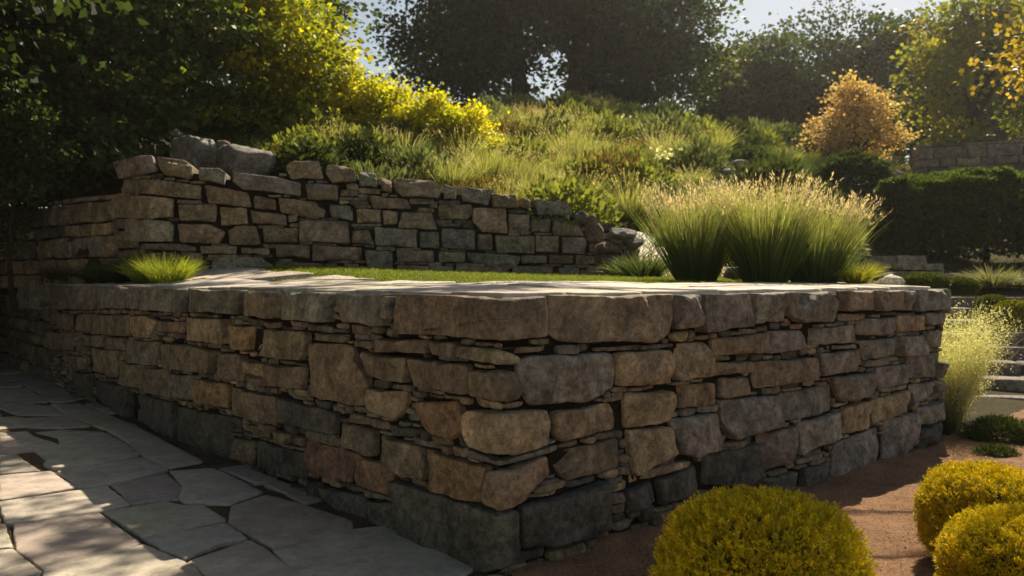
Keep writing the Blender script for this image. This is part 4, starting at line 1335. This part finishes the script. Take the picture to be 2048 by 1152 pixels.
CLEAR = [(px, ground_d(px, py)) for px, py in ((1052, 316), (1310, 356), (1272, 366), (1455, 357), (1470, 372), (1478, 340), (1505, 367), (1420, 325))]
rg = np.random.RandomState(77)
nt = 0
pts = []
tries = 0
while nt < 290 and tries < 6000:
    tries += 1
    d = 9.9 + 14 * rg.rand() ** 1.3
    px = rg.uniform(430, 1760)
    x = (px - 1024) / F * d
    if behind_upper(x, d) > -.45 and px < 1330:
        continue
    if px > 1690 and d < 13.5:
        continue
    if any(abs(px - a) < 46 and b - 1.3 < d < b + .35 for a, b in CLEAR):
        continue
    if px < 960 and d > 13.5:
        continue
    if any((x - a) ** 2 + (d - b) ** 2 < (.22 + .010 * d) ** 2 for a, b in pts):
        continue
    pts.append((x, d))
    v = .5 + .5 * float(noise(np.array([[x * .5, d * .5, 1.0]]), 8)[0]) + rg.uniform(-.25, .25)
    u_ = rg.rand()
    if u_ < .37:
        k = 2 if (px > 1450 and rg.rand() < .6) else rg.choice([0, 1, 1, 2, 3])
        big_ = rg.uniform(1.2, 2.0)
        nm, (lb, me), ct_ = 'meadow_shrublet', MOUNDS[k], 'small shrub'
    elif u_ < .48 and 1080 < px < 1400 and d > 12:
        lb, m1, m2 = FLOW[rg.choice([0, 0, 1, 2])]
        root = empty('flower_clump', (x, d, float(hill(x, d)) - .03), lb, 'flowers', lb.replace('small clump', 'small clumps'))
        sc = rg.uniform(.8, 1.2)
        root.scale = (sc, sc, sc)
        for nm, me in (('stems', m1), ('petals', m2)):
            o = bpy.data.objects.new(nm, me)
            COL.objects.link(o)
            o.parent = root
        nt += 1
        continue
    else:
        big_ = 1.0
        nm, ct_ = 'meadow_tuft', 'grass tuft'
        lb = None
    k = 2 if (px > 1380 and d > 13 and rg.rand() < .7) or px < 640 else (0 if v > .56 else 1 if v > .42 else 3 if v > .30 else 2)
    if lb is None:
        lb, me = TUFTS[k]
    o = bpy.data.objects.new(nm, me)
    COL.objects.link(o)
    o.location = (x, d, float(hill(x, d)) - .03)
    o.rotation_euler = (0, 0, rg.rand() * 6.28)
    sc = rg.uniform(.7, 1.2) * (1.15 if d > 16 else 1) * big_
    o.scale = (sc, sc, sc * rg.uniform(.8, 1.15))
    tag(o, lb, ct_, lb.replace(' among', 's among'))
    nt += 1

rg = np.random.RandomState(78)
n = 130000
d = 7.4 + 18 * rg.rand(n) ** 1.5
x = rg.uniform(-.33, .68, n) * d
s_, t_ = (x - C0[0]) * A[0] + (d - C0[1]) * A[1], (x - C0[0]) * B[0] + (d - C0[1]) * B[1]
pp = fbm(np.stack([x * .8, d * .8, 0 * x], -1), 12)
st_dir = (x - 5.45) * .954 - (d - 8.5) * .30
ok = ((behind_upper(x, d) < -.4) | ((x > 1.4) & (s_ > 4.7))) & (pp > -.35) & ~((np.abs(st_dir - .15) < 1.2) & (d < 13.5))
x, d = x[ok], d[ok]
n = len(x)
mb = MB()
D = unit(np.c_[rg.normal(size=(n, 2)) * .5, np.ones(n)])
hg = 1 + .6 * noise(np.stack([x * 1.5, d * 1.5, 0 * x], -1), 13)
blades(mb, np.c_[x, d, hill(x, d) - .02], D, rg.uniform(.07, .17, n) * hg, .0055, .5, tints([(.06, .08, .02), (.09, .10, .025), (.12, .10, .04)], n, rg), tints([(.17, .19, .05), (.24, .23, .07), (.28, .23, .11)], n, rg), rg, seg=2)
tag(mb.build('meadow_grass', M_GRASS), kind='stuff')

for lab, px, d, k, sc in [('dark leafy plant between the rubble and the leftmost tall grass', 1288, 8.6, 2, .85), ('low dark plant at the foot of the rubble by the lawn edge', 1252, 8.9, 3, .7)]:
    x = (px - 1024) / F * d
    o = bpy.data.objects.new('meadow_tuft', TUFTS[k][1])
    COL.objects.link(o)
    o.location = (x, d, float(terr(x, d)) - .02)
    o.scale = (sc, sc, sc)
    tag(o, lab, 'plant')

# ------------------------------------------------------------------ rocks
def rock(mb, c, r, seed, col=(.24, .22, .19), res=18, facets=14):
    rg = np.random.RandomState(seed)
    u = np.linspace(0, math.pi, res)
    a = np.linspace(0, 2 * math.pi, res * 2, endpoint=False)
    d = np.stack([np.sin(u)[:, None] * np.cos(a), np.sin(u)[:, None] * np.sin(a), np.cos(u)[:, None] + 0 * a], -1)
    h = np.full(d.shape[:2], 1.0)
    rot = np.linalg.qr(np.eye(3) + .35 * rg.normal(size=(3, 3)))[0]
    for ax in range(3):
        for sg in (-1, 1):
            nv = unit(rot[ax] * sg + rg.normal(size=3) * .12)
            dt = d @ nv
            h = np.where(dt > .05, np.minimum(h, rg.uniform(.62, .78) / np.maximum(dt, .05)), h)
    for k in range(facets):
        nv = unit(rg.normal(size=3))
        o = rg.uniform(.66, .92)
        dt = d @ nv
        h = np.where(dt > .05, np.minimum(h, o / np.maximum(dt, .05)), h)
    h = h * (1 + .05 * noise(d * 2.5 + seed, seed) + .05 * np.abs(noise(d * 6, seed + 1)) + .02 * noise(d * 18, seed + 2))
    V = d * h[..., None] * np.array(r) + np.array(c)
    n = res * 2
    i = np.arange(n)
    j = (i + 1) % n
    Q = np.concatenate([np.stack([k * n + i, (k + 1) * n + i, (k + 1) * n + j, k * n + j], -1) for k in range(res - 1)])
    mb.add(V.reshape(-1, 3), Q, None, col)


def rock_at(name, label, px, py, d, w, h, seed, group, col=(.22, .2, .175), dep=None):
    """w,h in photo pixels of the visible face"""
    x, z = (px - 1024) / F * d, H + (HOR - py) / F * d
    rx, rz = w / 2 / F * d * 1.12, h / 2 / F * d * 1.2
    mb = MB()
    rock(mb, (0, 0, 0), (rx, dep or rx * .85, rz), seed, col, res=22)
    return tag(mb.build(name, M_ROCK, loc=(x, d, z)), label, 'rock', group)


GR = 'boulders above the upper wall'
rock_at('boulder', 'grey boulder behind the left end of the upper wall', 390, 305, 10.2, 92, 78, 601, GR)
rock_at('boulder', 'broad grey boulder sitting right of the other boulder above the upper wall', 492, 330, 10.0, 125, 78, 602, GR)
rock_at('boulder', 'small brown stone between the two grey boulders', 446, 292, 10.3, 32, 22, 603, GR, (.2, .15, .11))
rock_at('boulder', 'small stone on top of the left grey boulder', 354, 268, 10.5, 26, 18, 604, GR, (.2, .16, .13))
rock_at('boulder', 'pale flat boulder in the middle of the meadow', 1052, 308, ground_d(1052, 316), 72, 30, 605, None, (.36, .33, .29))
GK = 'rubble stones at the right end of the upper wall'
for i, (lab, px, py, w, h, c) in enumerate([
        ('upright reddish stone standing at the end of the upper wall', 1183, 458, 26, 58, (.2, .12, .085)),
        ('pinkish rounded stone behind the upright reddish one', 1198, 464, 22, 30, (.34, .22, .16)),
        ('grey angular stone right of the upright reddish one', 1242, 470, 58, 28, (.22, .2, .17)),
        ('small grey stone atop the end of the upper wall', 1160, 436, 30, 26, (.2, .18, .155)),
        ('flat reddish stone bridging wall end and grassy slope', 1215, 498, 60, 24, (.22, .13, .09)),
        ('stone half hidden by the leftmost tall grass', 1266, 486, 44, 22, (.17, .145, .115)),
        ('dark stone under the flat reddish stone', 1215, 520, 50, 24, (.17, .14, .11)),
        ('brown stone lying on the lawn edge left of the tall grass', 1258, 548, 46, 20, (.2, .15, .11)),
        ('grey stone peeping between the left and middle tall grasses', 1366, 548, 26, 20, (.2, .18, .16)),
        ('pale stone at the foot between the left and middle tall grasses', 1468, 546, 44, 28, (.26, .23, .2))]):
    rock_at('rubble_stone', lab, px, py, 9.3 if px < 1300 else 7.5, w, h, 620 + i, GK, c)
GH = 'rocks on the slope above the tall grasses'
for i, (lab, px, py, d, w, h, c) in enumerate([
        ('pale pointed rock among the meadow grasses left of the others', 1310, 345, 12.6, 30, 36, (.4, .36, .31)),
        ('pale low rock left of the pale pointed rock', 1272, 360, 12.4, 46, 20, (.36, .31, .25)),
        ('grey flat rock above the tall grass plumes', 1455, 350, 13.5, 50, 24, (.26, .24, .21)),
        ('rounded pinkish rock right of the grey flat rock', 1468, 364, 13.2, 22, 26, (.34, .26, .22)),
        ('brown rock at the foot of the dark green grasses', 1478, 332, 14.5, 46, 26, (.2, .15, .12)),
        ('low grey rock ledge below the dark green grasses', 1505, 362, 13.3, 50, 16, (.26, .23, .2)),
        ('shadowed brown rock left of the dark green grasses', 1420, 318, 15.0, 36, 22, (.18, .15, .12))]):
    d = ground_d(px, py + h * .3)
    rock_at('slope_rock', lab, px, py, d, w * 1.15, h * 1.1, 640 + i, GH, c)
rock_at('pale_rock', 'small whitish jagged rock sitting on the wall top near its right end', 1780, 567, 6.75, 48, 36, 663, None, (.72, .64, .52))

# ------------------------------------------------------------------ right: stone steps, low walls, hedge
steps = empty('stone_steps', (5.45, 8.5, 0), 'flight of worn stone steps climbing right of the wall', 'steps')
dirv = np.array((.30, .954))
rgt = np.array((.954, -.30))
rg = np.random.RandomState(81)
NST = 8
for k in range(NST):
    o0 = dirv * (k * .46)
    z1 = .03 + k * .14
    w0, w1 = -.95, 1.3
    mb = MB()
    for a0, a1 in ((w0, rg.uniform(-.1, .4)), (None, w1)):
        if a0 is None:
            a0 = prev + .012
        prev = a1
        P = [(a0, -.02 + rg.uniform(-.02, .02)), ((a0 + a1) / 2, rg.uniform(-.03, .02)), (a1, rg.uniform(-.03, .02)), (a1, .62), (a0, .62)]
        flag(mb, P, lambda x, y: 0 * x + z1 + .0 * x, 820 + k * 2 + int(a1 > 1), th=.19, rnd=.03, n=64, rough=2.2, col=ftint(rg, (.27, .235, .19)), to_xy=lambda u, v: (o0[0] + rgt[0] * u + dirv[0] * v, o0[1] + rgt[1] * u + dirv[1] * v))
    mb.build('step', M_STONE, steps)
# landing path behind the top step
mb = MB()
for k in range(7):
    for jx in range(3):
        a0, b0 = -1.0 + jx * .85, 3.75 + k * .5
        j = lambda: rg.uniform(-.03, .03)
        P = [(a0 + j(), b0 + j()), (a0 + .83 + j(), b0 + j()), (a0 + .83 + j(), b0 + .47 + j()), (a0 + j(), b0 + .47 + j())]
        flag(mb, P, lambda x, y: 0 * x + 1.02, 860 + k * 3 + jx, th=.3, n=32, col=ftint(rg, (.24, .205, .17)), to_xy=lambda u, v: (5.45 + rgt[0] * u + dirv[0] * v, 8.5 + rgt[1] * u + dirv[1] * v))
tag(mb.build('landing_path', M_FLAG), kind='structure')


def small_wall(name, label, p0, p1, z0, z1, hr, wr, seed, kcol=1.0, group=None, cap=True):
    p0, p1 = np.array(p0, float), np.array(p1, float)
    L = np.linalg.norm(p1 - p0)
    d = (p1 - p0) / L
    e = np.array((-d[1], d[0])) * .5
    path = Path([p0 + e, p0, p1, p1 + e], 1)
    rg = np.random.RandomState(seed)
    st = [('a', np.array(p)) for p in courses(.0, L, z0, z1, hr, wr, rg)]
    st += [('a', np.array(p)) for p in courses(-.45, -.01, z0, z1, hr, wr, rg)]
    st += [('a', np.array(p)) for p in courses(L + .01, L + .45, z0, z1, hr, wr, rg)]
    root = empty(name, (0, 0, 0), label, 'stone wall', group)
    build_wall(root, path, st, z1 - .02, -.45, L + .45, z0, ([-5, L + 5], [z1 - .05, z1 - .05]), seed, res=.03, near=False, chink=False, kcol=kcol)
    return root


small_wall('garden_wall', 'stone wall coloured dark for shade, closing the far left end of the pavement', (-15.5, 8.3), (-8.75, 13.35), -.1, 1.2, (.14, .24), (.3, .55), 97, .55)  # stone colours darkened to stand in for shade at this end

# three low courses stepping up below the hedge
GL = 'low stone risers below the hedge'
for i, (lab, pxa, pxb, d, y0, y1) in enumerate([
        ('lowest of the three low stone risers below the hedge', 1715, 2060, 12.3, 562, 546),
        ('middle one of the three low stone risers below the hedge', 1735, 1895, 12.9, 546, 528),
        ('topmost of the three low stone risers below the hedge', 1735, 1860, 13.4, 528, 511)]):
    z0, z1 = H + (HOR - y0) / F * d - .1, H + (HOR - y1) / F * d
    small_wall('stone_riser', lab, ((pxa - 1024) / F * d, d), ((pxb - 1024) / F * d, d + .15), z0, z1, (.12, .2), (.35, .7), 90 + i, 1.6, GL)  # stone colours lightened to make up for the hedge's shade
small_wall('far_stone_wall', 'stone wall on the slope at the right edge behind the hedge', (10.9, 22.4), (15.2, 20.6), 3.6, 4.9, (.18, .34), (.35, .8), 95, 1.0)


def box_hedge(label, p0, p1, wid, z0, z1, n, seed, pal, trunk=True):
    rg = np.random.RandomState(seed)
    p0, p1 = np.array(p0, float), np.array(p1, float)
    L = np.linalg.norm(p1 - p0)
    d = (p1 - p0) / L
    e = np.array((-d[1], d[0]))
    root = empty('hedge', (*((p0 + p1) / 2), z0), label, 'hedge')
    mb = MB()
    u = rg.uniform(0, 1, n)
    side_ = rg.rand(n) < .66
    ex = np.where(side_, rg.choice([-1.0, 1.0], n), rg.uniform(-1, 1, n))
    ez = np.where(side_, rg.uniform(-1, 1, n), np.where(rg.rand(n) < .85, 1.0, -1.0))
    rr_ = (np.abs(ex) ** 3.2 + np.abs(ez) ** 3.2) ** (1 / 3.2)
    ex, ez = ex / rr_, ez / rr_
    hh = (z1 - z0)
    q = np.stack([u * L * 1.6, ex * 1.3, ez * 1.6], -1)
    r = (1 - .2 * rg.rand(n) ** 2) * (1 + .30 * noise(q, 4) + .14 * noise(q * 2.7, 5))
    end = np.minimum(1, np.minimum(u, 1 - u) * L / .5 + .35)
    v = ex * wid / 2 * r * end
    zz = hh * .6 + ez * hh * .4 * r * (.6 + .4 * end)
    xy = ((p0 - (p0 + p1) / 2)[None] + d[None] * (u * L)[:, None] + e[None] * v[:, None])
    P = np.c_[xy, zz]
    D = unit(np.c_[e[None] * ex[:, None], ez] + rg.normal(size=(n, 3)) * .6)
    leaves(mb, P, D, .07 * rg.uniform(.7, 1.3, n), .026, tints(pal, n, rg, .25), rg)
    mb.build('foliage', M_LEAF, root)
    tm = MB()
    for k in range(4):
        a = (p0 - (p0 + p1) / 2) + d * L * (k + .6) / 4.4
        t = np.array((a[0] + rg.uniform(-.2, .2), a[1], hh * .8))
        tube(tm, bez(np.array((a[0], a[1], -.2)), np.array((a[0] + .08, a[1], .3)), t * .9 + np.array((-.05, 0, 0)), t, 8), np.linspace(.06, .02, 8), 7)
    tm.build('trunk', M_BARK, root)
    return root


box_hedge('long dark clipped hedge at the right with bare trunks below', (6.35, 14.3), (10.8, 13.2), 1.5, 1.45, 2.98, 80000, 701, DARK[:2] + MID)
box_hedge('unseen tall hedge added left of the pavement to block sky light', (-4.8, -6.0), (-8.8, 8.4), 2.0, -.1, 7.0, 60000, 703, DARK)  # out-of-view hedge added to darken the left wall face
rg = np.random.RandomState(702)
b = np.array(((1700 - 1024) / F * 16, 16, 2.77))
mb = dome(.72, .66, .58, 15000, .06, .02, DARK, rg, zmin=-.5, inset=.8, rough=.12)
tag(mb.build('round_bush', M_LEAF, loc=(b[0], b[1], b[2] + .35)), 'dark round bush below the orange tree, left of the long hedge', 'bush')

# small clipped bushes about the steps
GBX = 'small green bushes beside the steps'
for i, (lab, px, py, d, w, h, pal) in enumerate([
        ('low rounded green bush just behind the right end of the wall top', 1848, 568, 9.2, 90, 40, MID),
        ('low rounded green bush second behind the wall end, right of the first', 1922, 575, 9.9, 62, 34, MID),
        ('yellow topped bush beside the upper steps, nearer the right edge', 2025, 632, 10.4, 74, 60, YELG),
        ('green bush behind the yellow topped bush beside the upper steps', 1985, 612, 11.0, 60, 40, MID)]):
    rg = np.random.RandomState(710 + i)
    x, z = (px - 1024) / F * d, H + (HOR - py) / F * d
    rx, rz = w / 2 / F * d, h / 2 / F * d
    mb = dome(rx, rx * .9, rz, 9000, .035, .007, pal, rg, zmin=-.8, inset=.8, rough=.07)
    tag(mb.build('clipped_bush', M_NEEDLE, loc=(x, d, z)), lab, 'bush', GBX)
# wispy grey green plants near the low risers
for i, (lab, px, d, L) in enumerate([('wispy grey green plant below the low stone risers', 1985, 11.6, .42), ('small wispy plant right of the other wispy plant by the risers', 2035, 11.9, .34)]):
    rg = np.random.RandomState(720 + i)
    x = (px - 1024) / F * d
    mb = grass_clump(420, L, 1.2, .006, [(.12, .12, .06)], [(.26, .26, .14)], rg, droop=.7, foot=.12)
    tag(mb.build('wispy_plant', M_GRASS, loc=(x, d, max(1.15, float(hill(x, d))))), lab, 'plant')

# pale feathery plant beside the end of the wall
rg = np.random.RandomState(731)
root = empty('feathery_plant', (3.66, 7.0, -.05), 'pale yellow feathery plant spilling beside the right end of the wall', 'plant')
mb = MB()
n = 1500
a = rg.rand(n) * 6.283
tl = np.abs(rg.normal(size=n)) * .14 + .03
P = np.stack([np.cos(a) * .16 * rg.rand(n), np.sin(a) * .16 * rg.rand(n), np.zeros(n)], -1)
D = unit(np.stack([np.cos(a) * tl, np.sin(a) * tl, np.ones(n)], -1))
l = rg.uniform(.5, 1.28, n)
blades(mb, P, D, l, .0018, .35 * rg.uniform(.3, 1.3, n), tints([(.09, .12, .03)], n, rg), tints([(.55, .52, .26)], n, rg), rg, seg=4, pw=.8)
mb.build('stems', M_GRASS, root)
mb = MB()
k = np.repeat(np.arange(n), 34)
t = rg.uniform(.35, 1.0, len(k))
hz = unit(D * np.array([1, 1, 0]))
pp = P[k] + D[k] * (l[k] * t)[:, None] + hz[k] * (.35 * .8 * l[k] * t ** 2 * .6)[:, None] - np.array([0, 0, 1.0]) * (.35 * .8 * l[k] * t ** 2.2 * .45)[:, None] + rg.normal(size=(len(k), 3)) * .018
leaves(mb, pp, unit(D[k] * .5 + rg.normal(size=(len(k), 3)) * .7), .022 * rg.uniform(.6, 1.4, len(k)), .0028, tints([(.70, .65, .43), (.74, .68, .46), (.56, .54, .31)], len(k), rg), rg)
mb.build('seed_heads', M_GRASS, root)

# grasses left of the lawn: shade and sun put into their blade colours
GD = 'grasses coloured dark for shade at the left end of the lawn'
rg = np.random.RandomState(741)
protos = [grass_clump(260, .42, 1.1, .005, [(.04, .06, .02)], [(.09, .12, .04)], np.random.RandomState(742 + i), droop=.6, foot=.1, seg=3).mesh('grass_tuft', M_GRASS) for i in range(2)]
for i in range(16):
    px = 120 + i * 12.5 + rg.uniform(-8, 8)
    t = 7.6 + (310 - px) / 190 * 3.0 + rg.uniform(-.5, .3)
    # stand just behind the wall edge
    x = (px - 1024) / F
    D_ = 9.0 + (300 - px) / 180 * 2.0 + rg.uniform(-.5, .2)
    x *= D_
    s_ = (x - C0[0]) * A[0] + (D_ - C0[1]) * A[1]
    if s_ < .1:
        p_ = np.array((x, D_)) + A * (.12 - s_)
        x, D_ = p_
    o = bpy.data.objects.new('grass_tuft', protos[i % 2])
    COL.objects.link(o)
    o.location = (x, D_, float(terr(x, D_)) - .02)
    o.rotation_euler = (0, 0, rg.rand() * 6.28)
    sc = rg.uniform(.7, 1.15)
    o.scale = (sc, sc, sc)
    tag(o, 'dim green grass tuft left of the lawn, shade put into its colour', 'grass tuft', GD)
for i, (lab, px, d, sc) in enumerate([('bright grass tuft at the left end of the lawn, sunlight put into its colour', 338, 8.05, 1.0), ('small grass tuft left of the bright one, coloured as sunlit too', 300, 8.5, .85)]):
    x = (px - 1024) / F * d
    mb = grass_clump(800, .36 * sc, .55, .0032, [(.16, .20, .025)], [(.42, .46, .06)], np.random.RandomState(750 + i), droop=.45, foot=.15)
    tag(mb.build('grass_tuft', M_GRASS, loc=(x, d, float(terr(x, d)) - .02)), lab, 'grass tuft')

# ------------------------------------------------------------------ air
hz_m = bpy.data.materials.new('haze_air')
hz_m.use_nodes = True
hn = hz_m.node_tree.nodes
hn.remove(hn['Principled BSDF'])
pv = hn.new('ShaderNodeVolumePrincipled')
pv.inputs['Color'].default_value = (.95, .93, .88, 1)
pv.inputs['Density'].default_value = .0009
pv.inputs['Anisotropy'].default_value = .7
hz_m.node_tree.links.new(pv.outputs[0], hn['Material Output'].inputs['Volume'])
bpy.ops.mesh.primitive_cube_add(size=1)
hb = bpy.context.object
hb.name = 'haze'
hb.scale = (260, 230, 20)
hb.location = (0, 50, 8.5)
hb.data.materials.append(hz_m)
tag(hb, kind='stuff')
cy.volume_step_rate = 4
